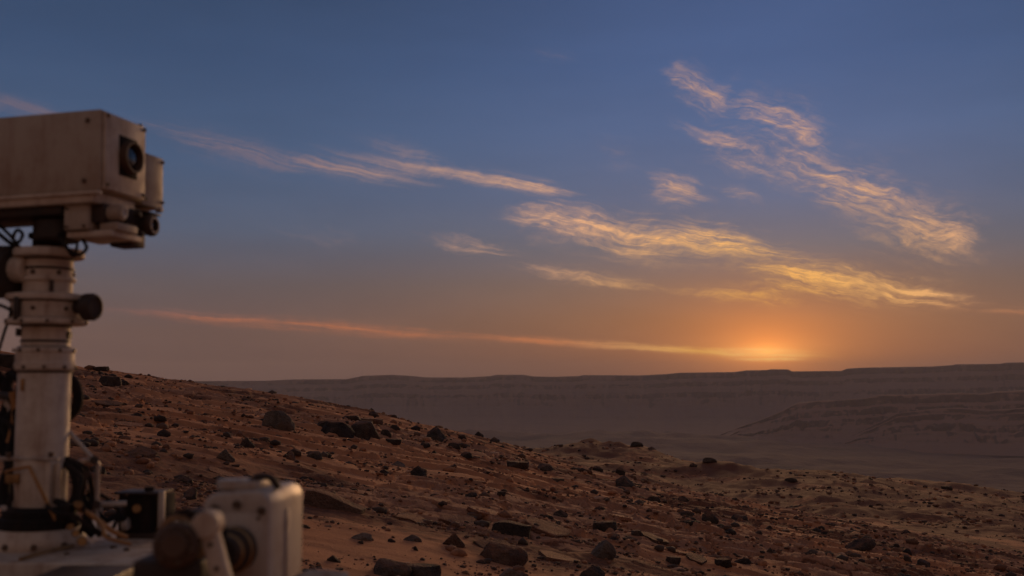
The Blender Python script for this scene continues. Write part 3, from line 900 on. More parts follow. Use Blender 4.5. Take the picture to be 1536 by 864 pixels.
# stones scattered over the slope: each one a thing
def scatter_stones():
    r = np.random.default_rng(11)
    cand = 2600
    yy = np.exp(r.uniform(math.log(8.2), math.log(44), cand)); uu = r.uniform(-.42, .50, cand)
    xx = uu * yy
    dens = 0.14 + 1.15 * sstep(-.15, .35, fbm(xx * .35, yy * .5, 3, 133)) + .35 * sstep(.0, .3, uu)
    ok = r.uniform(0, 1.35, cand) < dens
    xx, yy = xx[ok], yy[ok]
    zz, rk, gv = ground_h(xx, yy, True)
    colours = {'d': 'dark', 'b': 'brown', 'g': 'grey'}
    shapes = {'angular': 'jagged', 'round': 'rounded', 'slab': 'flat', 'pyramid': 'peaked'}
    made = []
    n = 0
    for x, y, z in zip(xx, yy, zz):
        if n >= 235: break
        v = (z - 1.5) / y
        if v < -0.182 or abs(x / y) > .475 or (x / y < -.2 and v < -.11): continue
        if any((x - a) ** 2 + (y - b) ** 2 < (c * .75) ** 2 for a, b, c in HERO_SPOTS): continue
        key = 'ddddbg'[r.integers(6)]
        st = str(r.choice(STYLES, p=[.4, .15, .27, .18]))
        o = bpy.data.objects.new('stone', mesh_with(SMALL[st][r.integers(4)], key)); COL.objects.link(o)
        s = (0.045 + 0.10 * r.random() ** 2.4) * (0.75 + y / 26.0)
        o.scale = (s * r.uniform(.9, 1.5), s * r.uniform(.7, 1.1), s * r.uniform(.6, 1.0))
        o.location = (x, y, z - s * .24); o.rotation_euler = (r.uniform(-.15, .15), r.uniform(-.15, .15), r.uniform(0, 6.28))
        px, py = 768 + x / y * F_PX, HZ - v * F_PX
        w = o.scale.x / y * F_PX
        place = min(PLACES, key=lambda q: (q[0] - px) ** 2 + 2.2 * (q[1] - py) ** 2)[2]
        size = 'tiny' if w < 8 else 'small' if w < 14 else 'fist-like' if w < 20 else 'chunky'
        made.append((o, f'{size} {colours[key]} {shapes[st]} stone {place}', 'stones scattered over the near slope', py)); n += 1
    # on the bench beyond the crest
    n = 0
    yy = r.uniform(100, 206, 500); uu = r.uniform(-.02, .48, 500); zz = ground_h(uu * yy, yy)
    for x, y, z in zip(uu * yy, yy, zz):
        if n >= 30: break
        st = STYLES[r.integers(4)]
        o = bpy.data.objects.new('stone', mesh_with(SMALL[st][r.integers(4)], 'd')); COL.objects.link(o)
        s = 0.3 + 0.7 * r.random() ** 2.5
        o.scale = (s * r.uniform(1, 1.6), s, s * r.uniform(.5, .9))
        o.location = (x, y, z - s * .12); o.rotation_euler = (0, 0, r.uniform(0, 6.28))
        px, py = 768 + x / y * F_PX, HZ - (z - 1.5) / y * F_PX
        place = min(FAR_PLACES, key=lambda q: abs(q[0] - px))[1]
        made.append((o, f'dark {shapes[st]} stone on the distant bench {place}', 'stones on the distant bench', py)); n += 1
    by = {}
    for m in made: by.setdefault(m[1], []).append(m)
    for lab, ms in by.items():
        ms.sort(key=lambda m: m[3])
        words = {1: [''], 2: [', higher one', ', lower one'], 3: [', highest of three', ', middle of three', ', lowest of three']}.get(len(ms))
        for i, (o, _, grp, _) in enumerate(ms):
            tag(o, lab + (words[i] if words else ''), 'stone', grp)
PLACES = [(150, 590, 'high on the slope beside the mast'), (180, 650, 'on sand right of the mast'), (300, 600, 'near the left skyline'), (270, 680, 'above the instrument box'),
          (400, 630, 'around the lone grey boulder'), (430, 690, 'upslope of the arm housing'), (530, 660, 'below the boulder cluster'), (480, 610, 'on the skyline behind the cluster'),
          (560, 720, 'on sand above the ledge'), (490, 800, 'beside the arm housing'), (640, 680, 'below the skyline boulder'), (640, 760, 'on the layered ledge'), (620, 830, 'around the bottom dark boulders'),
          (740, 690, 'under the ridge stones'), (740, 750, 'on cracked bedrock mid-slope'), (760, 820, 'beside the brown broken boulder'), (840, 720, 'on the ridge slope'), (850, 780, 'above the broad tan plate'),
          (930, 740, 'below the ridge outcrop'), (930, 800, 'around the flat-topped stone'), (930, 850, 'near the grey pyramid rock'), (1040, 760, 'along the upper line of stones'), (1040, 830, 'above the bottom stone pair'),
          (1150, 780, 'near the end of the stone line'), (1160, 840, 'on plain sand near the bottom'), (1270, 790, 'upslope of the long wedge'), (1270, 840, 'downslope of the long wedge'),
          (1390, 800, 'above the two round stones'), (1390, 850, 'beside the two round stones'), (1490, 790, 'on gravel by the right edge'), (1490, 850, 'in the bottom right corner')]
FAR_PLACES = [(800, 'behind the ridge'), (900, 'left of the taller mound'), (970, 'by the taller mound'), (1030, 'between the two mounds'), (1100, 'by the lower mound'),
              (1180, 'right of the lower mound'), (1270, 'at the middle of its crest'), (1370, 'towards the flat crest stone'), (1480, 'by the right edge')]
scatter_stones()

# gravel nobody could count
def gravel(name, n, ylo, yhi, ulo, uhi, smin, smax, powr, seed, label, maskf, grow):
    r = np.random.default_rng(seed)
    bm = bmesh.new(); bmesh.ops.create_icosphere(bm, subdivisions=1, radius=.5)
    base = np.array([v.co[:] for v in bm.verts]); tri = np.array([[v.index for v in f.verts] for f in bm.faces]); bm.free()
    vars_ = []
    for k in range(12):
        b = base * (1 + r.uniform(-.32, .25, (len(base), 1))); b[:, 2] = np.clip(b[:, 2] * r.uniform(.5, .95), -.22, .35 * r.uniform(.7, 1.3))
        vars_.append(b)
    vars_ = np.array(vars_)
    m = int(n * 3.2)
    yy = np.exp(r.uniform(math.log(ylo), math.log(yhi), m)); xx = r.uniform(ulo, uhi, m) * yy
    keep = r.uniform(0, 1, m) < maskf(xx, yy)
    xx, yy = xx[keep][:n], yy[keep][:n]; m = len(xx)
    zz = ground_h(xx, yy)
    s = (smin + (smax - smin) * r.random(m) ** powr) * (0.6 + yy / grow)
    a = r.uniform(0, 6.283, m); st = r.uniform(.8, 1.5, m)
    v = vars_[r.integers(12, size=m)].copy()
    v[:, :, 0] *= st[:, None]
    c, q = np.cos(a)[:, None], np.sin(a)[:, None]
    X = (v[:, :, 0] * c - v[:, :, 1] * q) * s[:, None] + xx[:, None]
    Y = (v[:, :, 0] * q + v[:, :, 1] * c) * s[:, None] + yy[:, None]
    Z = v[:, :, 2] * s[:, None] + zz[:, None] + s[:, None] * .1
    co = np.stack([X, Y, Z], -1).reshape(-1, 3).astype(np.float32)
    idx = (tri[None] + (np.arange(m) * len(base))[:, None, None]).reshape(-1, 3).astype(np.int32)
    me = bpy.data.meshes.new(name)
    me.vertices.add(len(co)); me.vertices.foreach_set('co', co.ravel())
    me.loops.add(idx.size); me.loops.foreach_set('vertex_index', idx.ravel())
    me.polygons.add(len(idx)); me.polygons.foreach_set('loop_start', np.arange(0, idx.size, 3, dtype=np.int32))
    me.update(calc_edges=True)
    at = me.attributes.new('tone', 'FLOAT', 'POINT')
    at.data.foreach_set('value', np.repeat(r.random(m), len(base)).astype(np.float32))
    tag(link_mesh(name, me, M_GRAVEL), label, 'gravel', kind='stuff')

def mat_gravel():
    m, g, bs = new_mat('gravel_stone')
    t = attr(g, 'tone')
    c = g.ramp(t, [(0.0, (0.042, 0.028, 0.022, 1)), (0.35, (0.095, 0.058, 0.042, 1)), (0.6, (0.22, 0.095, 0.052, 1)), (.92, (0.40, 0.18, 0.09, 1)), (1.0, (0.52, 0.30, 0.19, 1))])
    nz = g.noise(g.n('ShaderNodeNewGeometry').outputs['Position'], 30.0, 3)
    g.set(bs.inputs['Base Color'], g.mix(1.0, c, g.scale((1, 1, 1), g.smooth(nz, .3, .7, .75, 1.2)), 'MULTIPLY'))
    bs.inputs['Roughness'].default_value = 0.9
    return m
M_GRAVEL = mat_gravel()
def m_near(x, y):
    d = sstep(-.12, .4, fbm(x * .55, y * .8, 4, 143)) ** 1.5
    c = P(560, 800, 1.0) - CAM; yy = 10.2
    drift = np.exp(-(((x + 1.3) / 1.3) ** 2 + ((y - yy) / 1.5) ** 2))
    return np.clip(.05 + d + .22 * sstep(.05, .4, x / y), 0, 1) * (1 - .95 * drift)
gravel('gravel', 31000, 7.3, 46, -.46, .52, .008, .055, 3.4, 5, 'loose dark gravel strewn over the near slope', m_near, 18.0)
def m_rubble(x, y):
    d = sstep(.12, .42, fbm(x * .28 + 11, y * .42, 4, 147)) * (.5 + .5 * sstep(.05, .3, fbm(x * 1.3, y * 1.9, 3, 148)))
    ridge = .35 * sstep(26, 40, y)
    return np.clip(d * (.55 + ridge + .35 * sstep(.0, .3, x / y)), 0, 1) * (1 - .97 * np.exp(-(((x + 1.3) / 1.5) ** 2 + ((y - 10.2) / 1.7) ** 2)))
gravel('rubble', 5200, 8.5, 46, -.45, .50, .035, .15, 3.0, 15, 'dark broken rubble lying in patches on the near slope', m_rubble, 22.0)
gravel('distant_rubble', 6500, 55, 222, -.05, .54, .06, .40, 3.6, 6, 'fine dark rubble strewn over the distant bench',
       lambda x, y: np.clip(.1 + sstep(-.1, .4, fbm(x / 14, y / 11, 4, 151)), 0, 1), 130.0)

# ------------------------------------------------------------------ the rover
def mat_paint(name, col, dirt, dirt_amt=0.5, rough=0.55, metal=0.0, scale=14.0):
    m, g, bs = new_mat(name)
    pos = g.n('ShaderNodeTexCoord').outputs['Object']
    geo = g.n('ShaderNodeNewGeometry')
    a = g.noise(pos, scale, 6, 0.65); b = g.noise(g.v('MULTIPLY', pos, (1, 1, .25)), scale * 4, 4, 0.6)
    sp = g.n('ShaderNodeSeparateXYZ'); g.set(sp.inputs[0], geo.outputs['Normal'])
    run = g.noise(g.v('MULTIPLY', pos, (1, 1, .12)), scale * 1.6, 5, 0.7)
    f = g.m('ADD', g.smooth(a, .38, .72), g.m('MULTIPLY', g.smooth(b, .5, .8), .6))
    f = g.m('ADD', f, g.smooth(run, .48, .72, 0.0, .7))
    f = g.m('ADD', f, g.smooth(sp.outputs[2], .5, 1.0, 0.0, .5))
    g.set(bs.inputs['Base Color'], g.mix(g.m('MULTIPLY', f, dirt_amt, clamp=True), col, dirt))
    g.set(bs.inputs['Roughness'], g.smooth(a, .2, .8, rough - .1, rough + .25))
    bs.inputs['Metallic'].default_value = metal
    bump(g, bs, b, 0.12, 0.004)
    return m
RED_DUST = (0.25, 0.125, 0.07, 1)
C_CREAM = mat_paint('cream_paint', (0.64, 0.53, 0.42, 1), RED_DUST, .46)
C_HEAD = mat_paint('tan_housing_paint', (0.46, 0.38, 0.30, 1), RED_DUST, .42)
C_GREY = mat_paint('grey_metal', (0.52, 0.46, 0.40, 1), RED_DUST, .46, .45, .25)
C_DARK = mat_paint('dark_metal', (0.045, 0.038, 0.035, 1), (0.12, 0.06, 0.035, 1), .4, .5, .2)
C_BLACK = mat_paint('black_rubber', (0.014, 0.013, 0.013, 1), (0.06, 0.032, 0.02, 1), .35, .85)
C_BRASS = mat_paint('brass_fitting', (0.42, 0.24, 0.10, 1), (0.10, 0.055, 0.03, 1), .5, .4, .6)
C_ORANGE = mat_paint('orange_cable', (0.42, 0.20, 0.07, 1), (0.14, 0.07, 0.035, 1), .4, .55)
C_BOLT = mat_paint('bolt_steel', (0.12, 0.085, 0.062, 1), (0.16, 0.08, 0.045, 1), .4, .45, .4)
C_BARREL = mat_paint('lens_barrel_paint', (0.10, 0.055, 0.034, 1), (0.05, 0.03, 0.02, 1), .5, .5)
def mat_glass():
    m, g, bs = new_mat('lens_glass')
    bs.inputs['Base Color'].default_value = (0.012, 0.012, 0.016, 1)
    bs.inputs['Roughness'].default_value = 0.06
    bs.inputs['Specular IOR Level'].default_value = 0.8
    bs.inputs['Coat Weight'].default_value = 0.6
    return m
C_GLASS = mat_glass()

class MB:
    def __init__(self): self.bm = bmesh.new()
    def box(self, c, size, rot=None, bev=0.0, seg=2):
        M = Matrix.Translation(c) @ (rot.to_4x4() if rot else Matrix()) @ Matrix.Diagonal((*size, 1))
        r = bmesh.ops.create_cube(self.bm, size=1.0, matrix=M)
        if bev:
            es = list({e for v in r['verts'] for e in v.link_edges})
            bmesh.ops.bevel(self.bm, geom=es, offset=bev, segments=seg, affect='EDGES', profile=.5)
        return self
    def lathe(self, prof, o=(0, 0, 0), axis=(0, 0, 1), seg=40):
        """prof = [(radius, distance along the axis)]"""
        q = Vector(axis).normalized().to_track_quat('Z', 'Y').to_matrix(); o = Vector(o)
        rings = []
        for rad, h in prof:
            if rad < 1e-6:
                rings.append([self.bm.verts.new(o + q @ Vector((0, 0, h)))])
            else:
                rings.append([self.bm.verts.new(o + q @ Vector((rad * math.cos(2 * math.pi * i / seg), rad * math.sin(2 * math.pi * i / seg), h))) for i in range(seg)])
        for a, b in zip(rings, rings[1:]):
            for i in range(seg):
                j = (i + 1) % seg
                if len(a) == 1 and len(b) == 1: continue
                if len(a) == 1: self.bm.faces.new((a[0], b[j], b[i]))
                elif len(b) == 1: self.bm.faces.new((a[i], a[j], b[0]))
                else: self.bm.faces.new((a[i], a[j], b[j], b[i]))
        return self
    def cyl(self, a, b, r, seg=28, bev=0.0):
        a, b = Vector(a), Vector(b); L = (b - a).length
        k = min(bev or r * .12, L * .3)
        return self.lathe([(0, 0), (r - k, 0), (r, k), (r, L - k), (r - k, L), (0, L)], a, b - a, seg)
    def tube(self, pts, r, seg=10, sub=6):
        pts = [Vector(p) for p in pts]
        if sub and len(pts) > 2:
            out = []
            for i in range(len(pts) - 1):
                p0, p1, p2, p3 = pts[max(i - 1, 0)], pts[i], pts[i + 1], pts[min(i + 2, len(pts) - 1)]
                for k in range(sub):
                    t = k / sub
                    out.append(.5 * ((2 * p1) + (p2 - p0) * t + (2 * p0 - 5 * p1 + 4 * p2 - p3) * t * t + (3 * p1 - p0 - 3 * p2 + p3) * t ** 3))
            out.append(pts[-1]); pts = out
        rings = []
        nrm = None
        for i, p in enumerate(pts):
            t = (pts[min(i + 1, len(pts) - 1)] - pts[max(i - 1, 0)]).normalized()
            if nrm is None:
                nrm = t.orthogonal().normalized()
            nrm = (nrm - t * nrm.dot(t)).normalized(); bn = t.cross(nrm)
            rings.append([self.bm.verts.new(p + (nrm * math.cos(2 * math.pi * k / seg) + bn * math.sin(2 * math.pi * k / seg)) * r) for k in range(seg)])
        for a, b in zip(rings, rings[1:]):
            for k in range(seg):
                self.bm.faces.new((a[k], a[(k + 1) % seg], b[(k + 1) % seg], b[k]))
        self.bm.faces.new(rings[0][::-1]); self.bm.faces.new(rings[-1])
        return self
    def prism(self, outline, o, ux, uy, depth, bev=0.0):
        """outline in the plane (ux, uy) from o, pushed along ux x uy"""
        o, ux, uy = Vector(o), Vector(ux), Vector(uy); n = ux.cross(uy).normalized()
        vs = [self.bm.verts.new(o + ux * a + uy * b) for a, b in outline]
        f = self.bm.faces.new(vs)
        r = bmesh.ops.extrude_face_region(self.bm, geom=[f])
        nv = [v for v in r['geom'] if isinstance(v, bmesh.types.BMVert)]
        bmesh.ops.translate(self.bm, verts=nv, vec=n * depth)
        if bev:
            es = [e for e in self.bm.edges if (e.verts[0] in nv) == (e.verts[1] in nv) and (e.verts[0] in vs or e.verts[0] in nv)]
            bmesh.ops.bevel(self.bm, geom=es, offset=bev, segments=3, affect='EDGES', profile=.5)
        return self
    def build(self, name, mat, parent=None, label=None, angle=35):
        bmesh.ops.recalc_face_normals(self.bm, faces=self.bm.faces)
        me = bpy.data.meshes.new(name); self.bm.to_mesh(me); self.bm.free()
        finish(me, angle)
        o = link_mesh(name, me, mat, parent)
        if label: o['label'] = label
        return o

def build_rover():
    MY = 2.2                                   # distance of the mast
    k = MY / F_PX * math.cos(PITCH)
    ax = P(64, 640, MY)
    gz = float(ground_h(-1.7, 2.2))
    root = bpy.data.objects.new('rover', None); COL.objects.link(root)
    root.location = (0, 0, 0)
    tag(root, 'dusty cream rover with a camera mast and robotic arm, standing on the slope', 'rover')
    Zm = lambda py: P(64, py, MY).z
    C = lambda py: Vector((ax.x, MY, Zm(py)))
    def lat(pairs):
        z0 = Zm(pairs[0][1]); return [(r * k, Zm(y) - z0) for r, y in pairs], (ax.x, MY, z0)
    def lathe_part(name, pairs, mat, parent, label=None):
        p, o = lat(pairs)
        return MB().lathe(p, o, seg=48).build(name, mat, parent, label)
    def bolts(parent, py, rad, n, size, ph=0.0, mat=C_BOLT):
        for i in range(n):
            a = ph + 2 * math.pi * i / n
            if math.sin(a) > .35: continue      # the far side cannot be seen
            d = Vector((math.cos(a), math.sin(a), 0)); c = C(py) + d * (rad * k)
            MB().cyl(c - d * .004, c + d * size * .9, size, 10).build('bolt', mat, parent)
    # --- mast
    mast = lathe_part('mast', [(0, 770), (37.5, 770), (37.5, 556), (36, 553), (0, 553)], C_CREAM, root)
    lathe_part('base_ring', [(0, 822), (64, 822), (66, 819), (66, 806), (62, 800), (60, 795), (56, 790), (0, 790)], C_CREAM, mast)
    lathe_part('base_collar', [(0, 791), (56, 791), (58, 788), (57, 776), (52, 774), (52, 764), (46, 758), (0, 757)], C_BLACK, mast)
    lathe_part('collar', [(0, 556), (40, 556), (43, 553), (43, 545), (41.5, 543), (41.5, 530), (43, 528), (43, 524), (39, 521), (0, 521)], C_CREAM, mast)
    lathe_part('upper_tube', [(0, 523), (34.5, 523), (34.5, 485), (0, 485)], C_CREAM, mast)
    jf = lathe_part('joint_flange', [(0, 488), (55, 488), (58, 486), (58, 480), (51, 477), (51, 453), (58, 451), (59, 447), (58, 443), (40, 440), (0, 440)], C_CREAM, mast)
    lathe_part('neck', [(0, 442), (35.5, 442), (35.5, 424), (39, 423), (40, 420), (39, 417), (35.5, 416), (35.5, 386), (0, 386)], C_CREAM, mast)
    lathe_part('top_flange', [(0, 388), (48, 388), (51, 386), (51, 378), (49, 375), (0, 375)], C_CREAM, mast)
    lathe_part('pan_actuator', [(0, 376), (24, 376), (24, 360), (30, 358), (30, 352), (24, 350), (24, 330), (0, 330)], C_BLACK, mast)
    bolts(mast, 526, 43, 9, .0036); bolts(mast, 551, 43, 9, .0036, .2); bolts(mast, 484, 58, 10, .0036, .1)
    bolts(mast, 411, 35, 6, .0048, .3); bolts(mast, 812, 65, 10, .006); bolts(mast, 465, 51, 7, .0042, .25)
    for r_, y0_ in ((36.2, 389.5), (36.4, 443), (53, 452.5), (52.5, 479), (36, 489.5), (38.5, 521.5), (38.8, 557.5), (37, 404), (35.6, 512)):  # dark rings standing in for shadow lines at the flange edges, plus thin bands
        lathe_part('shadow_ring', [(30, y0_ + 1.6), (r_, y0_ + 1.6), (r_ + .7, y0_ + .8), (r_ + .7, y0_ - .8), (r_, y0_ - 1.6), (30, y0_ - 1.6)], C_DARK, mast)
    # side knob
    d = Vector((1, -.28, 0)).normalized(); c = C(462)
    kb = MB().cyl(c + d * 50 * k, c + d * 68 * k, 9 * k).build('knob_shaft', C_DARK, mast)
    MB().lathe([(0, 0), (17 * k, 0), (20.5 * k, 3 * k), (20.5 * k, 15 * k), (18.5 * k, 19 * k), (15 * k, 20 * k), (14 * k, 17 * k), (0, 17 * k)], c + d * 66 * k, d).build('side_knob', C_DARK, mast)
    # small clamps on the upper tube
    for sx, py in ((-1, 499), (1, 503)):
        dd = Vector((sx, -.5 if sx < 0 else -.05, 0)).normalized()
        MB().cyl(C(py) + dd * 26 * k, C(py) + dd * (42 if sx < 0 else 38) * k, 6 * k, 16).build('clamp', C_DARK, mast)
    MB().box(C(432) + Vector((20 * k, -34 * k, 0)), (5 * k, 6 * k, 18 * k), bev=.001).build('latch', C_DARK, mast)
    MB().box(C(466) + Vector((-22 * k, -50 * k, 0)), (8 * k, 10 * k, 34 * k), bev=.001).build('latch', C_DARK, mast)
    MB().box(C(577) + Vector((-17 * k, -35 * k, 0)), (5 * k, 4 * k, 18 * k), bev=.001).build('latch', C_BRASS, mast)
    # clamp bar across the tube, with struts
    MB().tube([C(686) + Vector((-50 * k, -30 * k, 0)), C(685) + Vector((42 * k, -40 * k, 0))], 3.2 * k, 10).build('clamp_bar', C_GREY, mast)
    for x in (-32, 30):
        MB().cyl(C(681) + Vector((x * k, -38 * k, -3 * k)), C(681) + Vector((x * k, -38 * k, 5 * k)), 4 * k, 12).build('bolt', C_BOLT, mast)
    MB().box(C(722) + Vector((24 * k, -30 * k, 0)), (9 * k, 9 * k, 62 * k), bev=.0015).box(C(722) + Vector((36 * k, -22 * k, 0)), (7 * k, 9 * k, 58 * k), bev=.0015).build('bracket', C_CREAM, mast)
    MB().box(C(715) + Vector((-26 * k, -34 * k, 0)), (20 * k, 10 * k, 14 * k), bev=.002).build('connector', C_BRASS, mast)
    # --- motor at the far side of the neck
    mot = MB().cyl(P(-40, 408, MY + .02), P(26, 408, MY - .02), 40 * k).build('pan_motor', C_DARK, root)
    MB().cyl(P(18, 404, MY - .02), P(42, 404, MY - .03), 20 * k).build('motor_nose', C_CREAM, mot)
    MB().tube([P(-8, 455, 2.15), P(10, 462, 2.13), P(16, 470, 2.15), P(6, 500, 2.2), P(-6, 540, 2.22)], 2.4 * k).build('cable', C_BLACK, mot)
    # --- camera head
    yaw, roll = R(13), R(1.2)
    M3 = Matrix(((math.cos(yaw), math.sin(yaw), 0), (-math.sin(yaw), math.cos(yaw), 0), (0, 0, 1))) @ Matrix.Rotation(-roll, 3, 'Y')
    K = P(150, 285, 2.08)
    T = lambda x, y, z: K + M3 @ Vector((x, y, z))
    bxl = lambda mb, x0, x1, y0, y1, z0, z1, bev=.003: mb.box(T((x0 + x1) / 2, (y0 + y1) / 2, (z0 + z1) / 2), (x1 - x0, y1 - y0, z1 - z0), M3, bev)
    H, Wd = .160, .150
    head = bxl(MB(), -.46, 0, 0, Wd, 0, H, .006).build('camera_head', C_HEAD, root)
    bxl(MB(), .0005, .007, .006, Wd - .004, .004, H - .005, .002).build('front_panel', C_CREAM, head)
    bxl(MB(), -.30, -.002, Wd + .0005, Wd + .082, -.004, .108, .005).build('side_housing', C_HEAD, head)
    bxl(MB(), -.46, -.012, -.004, Wd - .01, -.022, -.0005, .002).build('base_tray', C_CREAM, head)
    bxl(MB(), -.46, .002, -.010, .006, -.008, -.001, .0015).build('tray_lip', C_CREAM, head)
    # the opening: a dark square frame with the lens barrel in it
    lc = (.0075, .082, .078)
    bxl(MB(), .0072, .0085, lc[1] - .031, lc[1] + .031, lc[2] - .039, lc[2] + .041, .0004).build('lens_recess', C_BLACK, head)
    ax1 = M3 @ Vector((1, 0, 0))
    ln = MB().lathe([(.0325, 0), (.0325, .012), (.031, .0165), (.027, .0165), (.026, .012), (.025, .003), (.025, .0)], T(*lc), ax1).build('lens_barrel', C_BARREL, head)
    MB().lathe([(.025, 0), (.018, .0045), (.009, .0066), (0, .0072)], T(lc[0] + .0045, lc[1], lc[2]), ax1).build('lens', C_GLASS, head)
    for y, z in ((.012, .012), (.012, H - .012), (Wd - .010, H - .012), (Wd - .012, .012)):
        MB().cyl(T(.006, y, z), T(.0105, y, z), .0042, 12).build('bolt', C_BOLT, head)
    for y, z in ((Wd + .012, .010), (Wd + .076, .012), (Wd + .076, .098)):
        MB().cyl(T(-.004, y, z), T(.0015, y, z), .0038, 12).build('bolt', C_BOLT, head)
    for x, z in ((-.028, H - .022), (-.034, .020), (-.33, H - .022), (-.33, .02)):
        MB().cyl(T(x, .002, z), T(x, -.0035, z), .0048, 12).build('bolt', C_BOLT, head)
    MB().cyl(T(-.05, .11, H - .003), T(-.05, .11, H + .006), .026, 24).build('top_port', C_BLACK, head)
    MB().cyl(T(-.006, Wd - .006, H - .008), T(-.006, Wd - .006, H + .002), .006, 12).build('bolt', C_BOLT, head)
    # --- things hung under the head
    yoke = bxl(MB(), -.085, -.033, .01, .075, -.072, -.022, .003).build('yoke', C_HEAD, root)
    for x, z in ((-.078, -.066), (-.04, -.066), (-.078, -.03)):
        MB().cyl(T(x, .012, z), T(x, .006, z), .003, 10).build('bolt', C_BOLT, yoke)
    bxl(MB(), -.085, .012, .02, .13, -.086, -.074, .002).build('tilt_plate', C_CREAM, yoke)
    bxl(MB(), -.02, .02, .03, .10, -.074, -.058, .002).build('bracket', C_HEAD, yoke)
    bxl(MB(), -.40, -.09, .01, .13, -.040, -.0225, .003).build('rear_plate', C_DARK, yoke)
    MB().cyl(T(-.14, .07, -.085), T(-.14, .07, -.04), .045, 30).build('tilt_drum', C_DARK, yoke)
    eye = MB().cyl(T(-.03, .045, -.038), T(.022, .045, -.038), .016, 26).build('sensor_eye', C_HEAD, yoke)
    bxl(MB(), -.036, -.006, .022, .072, -.058, -.02, .003).build('sensor_block', C_DARK, yoke)
    MB().lathe([(.0115, 0), (.0115, .003), (.008, .003), (.007, .001), (0, .001)], T(.0222, .045, -.038), ax1, 24).build('eye_ring', C_GREY, yoke)
    nav = bxl(MB(), -.05, -.012, .115, .20, -.056, -.012, .003).build('navigation_camera', C_DARK, root)
    MB().lathe([(0, 0), (.021, 0), (.0225, .004), (.0225, .012), (.0195, .014), (.0195, .034), (.0225, .036), (.0225, .044), (.0205, .047), (.015, .047), (.0135, .04), (0, .038)],
               T(-.030, .165, -.046), ax1, 32).build('camera_barrel', C_DARK, nav)
    MB().lathe([(.0135, 0), (.008, .003), (0, .004)], T(.0095, .165, -.046), ax1, 24).build('lens', C_GLASS, nav)
    MB().lathe([(.0165, 0), (.0165, .002), (.0135, .002)], T(.0172, .165, -.046), ax1, 24).build('lens_ring', C_GREY, nav)
    bxl(MB(), -.02, .012, .14, .20, -.022, -.018, .001).build('sun_visor', C_DARK, nav)
    for i, (y, z) in enumerate(((.12, -.03), (.20, -.008), (.13, -.068))):
        MB().cyl(T(.0, y, z), T(.014, y, z), .006, 12).build('connector', C_GREY if i == 1 else C_DARK, nav)
    bxl(MB(), -.05, .0, .11, .16, -.094, -.056, .003).build('mount', C_DARK, nav)
    # loops of cable under the head and behind it
    for pts, r in (([P(88, 352, 2.14), P(100, 372, 2.1), P(118, 382, 2.1), P(130, 372, 2.12), P(124, 360, 2.14)], 2.6),
                   ([P(92, 350, 2.14), P(104, 378, 2.12), P(112, 384, 2.12), P(116, 366, 2.14)], 2.2),
                   ([P(0, 338, 2.2), P(14, 352, 2.16), P(26, 364, 2.14), P(34, 352, 2.15), P(26, 345, 2.18), P(20, 358, 2.16), P(30, 372, 2.16)], 2.6),
                   ([P(-8, 345, 2.2), P(12, 362, 2.18), P(28, 372, 2.16)], 3.2)):
        MB().tube(pts, r * k).build('cable', C_BLACK, yoke)
    # --- deck
    dz = Zm(819)
    deck = MB().prism([(-2.6, 2.03), (-1.02, 2.03), (-1.0, 2.0), (-.665, 2.0), (-.665, 2.50), (-.76, 2.62), (-2.6, 2.62)], (0, 0, dz - .045), (1, 0, 0), (0, 1, 0), .045, .006).build('deck', C_CREAM, root)
    yd = lambda px, py: (lambda d: CAM + d * ((dz - CAM.z) / d.z))(ray(px, py))
    MB().box(Vector((-.735, 1.855, dz - .020)), (.135, .27, .034), bev=.005).build('deck_cover', C_DARK, deck)
    MB().box(Vector((-1.6, 1.58, dz - .075)), (1.95, .86, .03), bev=.004).build('deck_step', C_GREY, deck)
    MB().box(Vector((-1.16, 1.98, dz - .035)), (.34, .05, .03), bev=.005).build('deck_rail', C_DARK, deck)
    MB().box(Vector((-.93, 1.9, dz - .045)), (.05, .07, .03), bev=.008).build('deck_latch', C_CREAM, deck)
    for px, py, s in ((128, 818, .010), (170, 822, .006), (100, 832, .005), (190, 826, .006)):
        q = yd(px, py); MB().cyl(q - Vector((0, 0, .004)), q + Vector((0, 0, s * .8)), s, 16).build('deck_bolt', C_GREY if s > .008 else C_BOLT, deck)
    MB().tube([yd(30, 842) + Vector((0, 0, .004)), yd(70, 832) + Vector((0, 0, .006)), yd(110, 823) + Vector((0, 0, .006))], .0035).build('cable', C_BRASS, deck)
    body = MB().box((-1.62, 1.9, dz - .335), (1.9, 1.35, .48), bev=.02).build('body', C_CREAM, root)
    MB().box((-.655, 1.7, dz - .25), (.03, .9, .3), bev=.008).build('front_plate', C_GREY, body)
    # wheels and rocker legs, below the frame of the picture
    for y in (1.0, 2.85):
        for x in (-.75, -1.62, -2.5):
            zz = float(ground_h(x, y)) + .245
            w = MB().lathe([(.10, -.2), (.235, -.2), (.25, -.19), (.25, .19), (.235, .2), (.10, .2), (.08, .12), (.08, -.12), (.10, -.2)], (x, y, zz), (0, 1, 0), 40).build('wheel', C_DARK, root)
            g = MB()
            for i in range(20):
                a = 2 * math.pi * i / 20
                g.box(Vector((x, y, zz)) + Vector((math.cos(a) * .252, 0, math.sin(a) * .252)), (.012, .39, .018), Matrix.Rotation(-a, 3, 'Y'))
            g.build('grouser', C_DARK, w)
            yi = y + (.24 if y < 2 else -.24)
            MB().tube([(x, y, zz), (x, yi, zz), (x, yi, zz + .25), (-1.62, yi, dz - .22)], .03, 12, 0).build('rocker_leg', C_GREY, root)
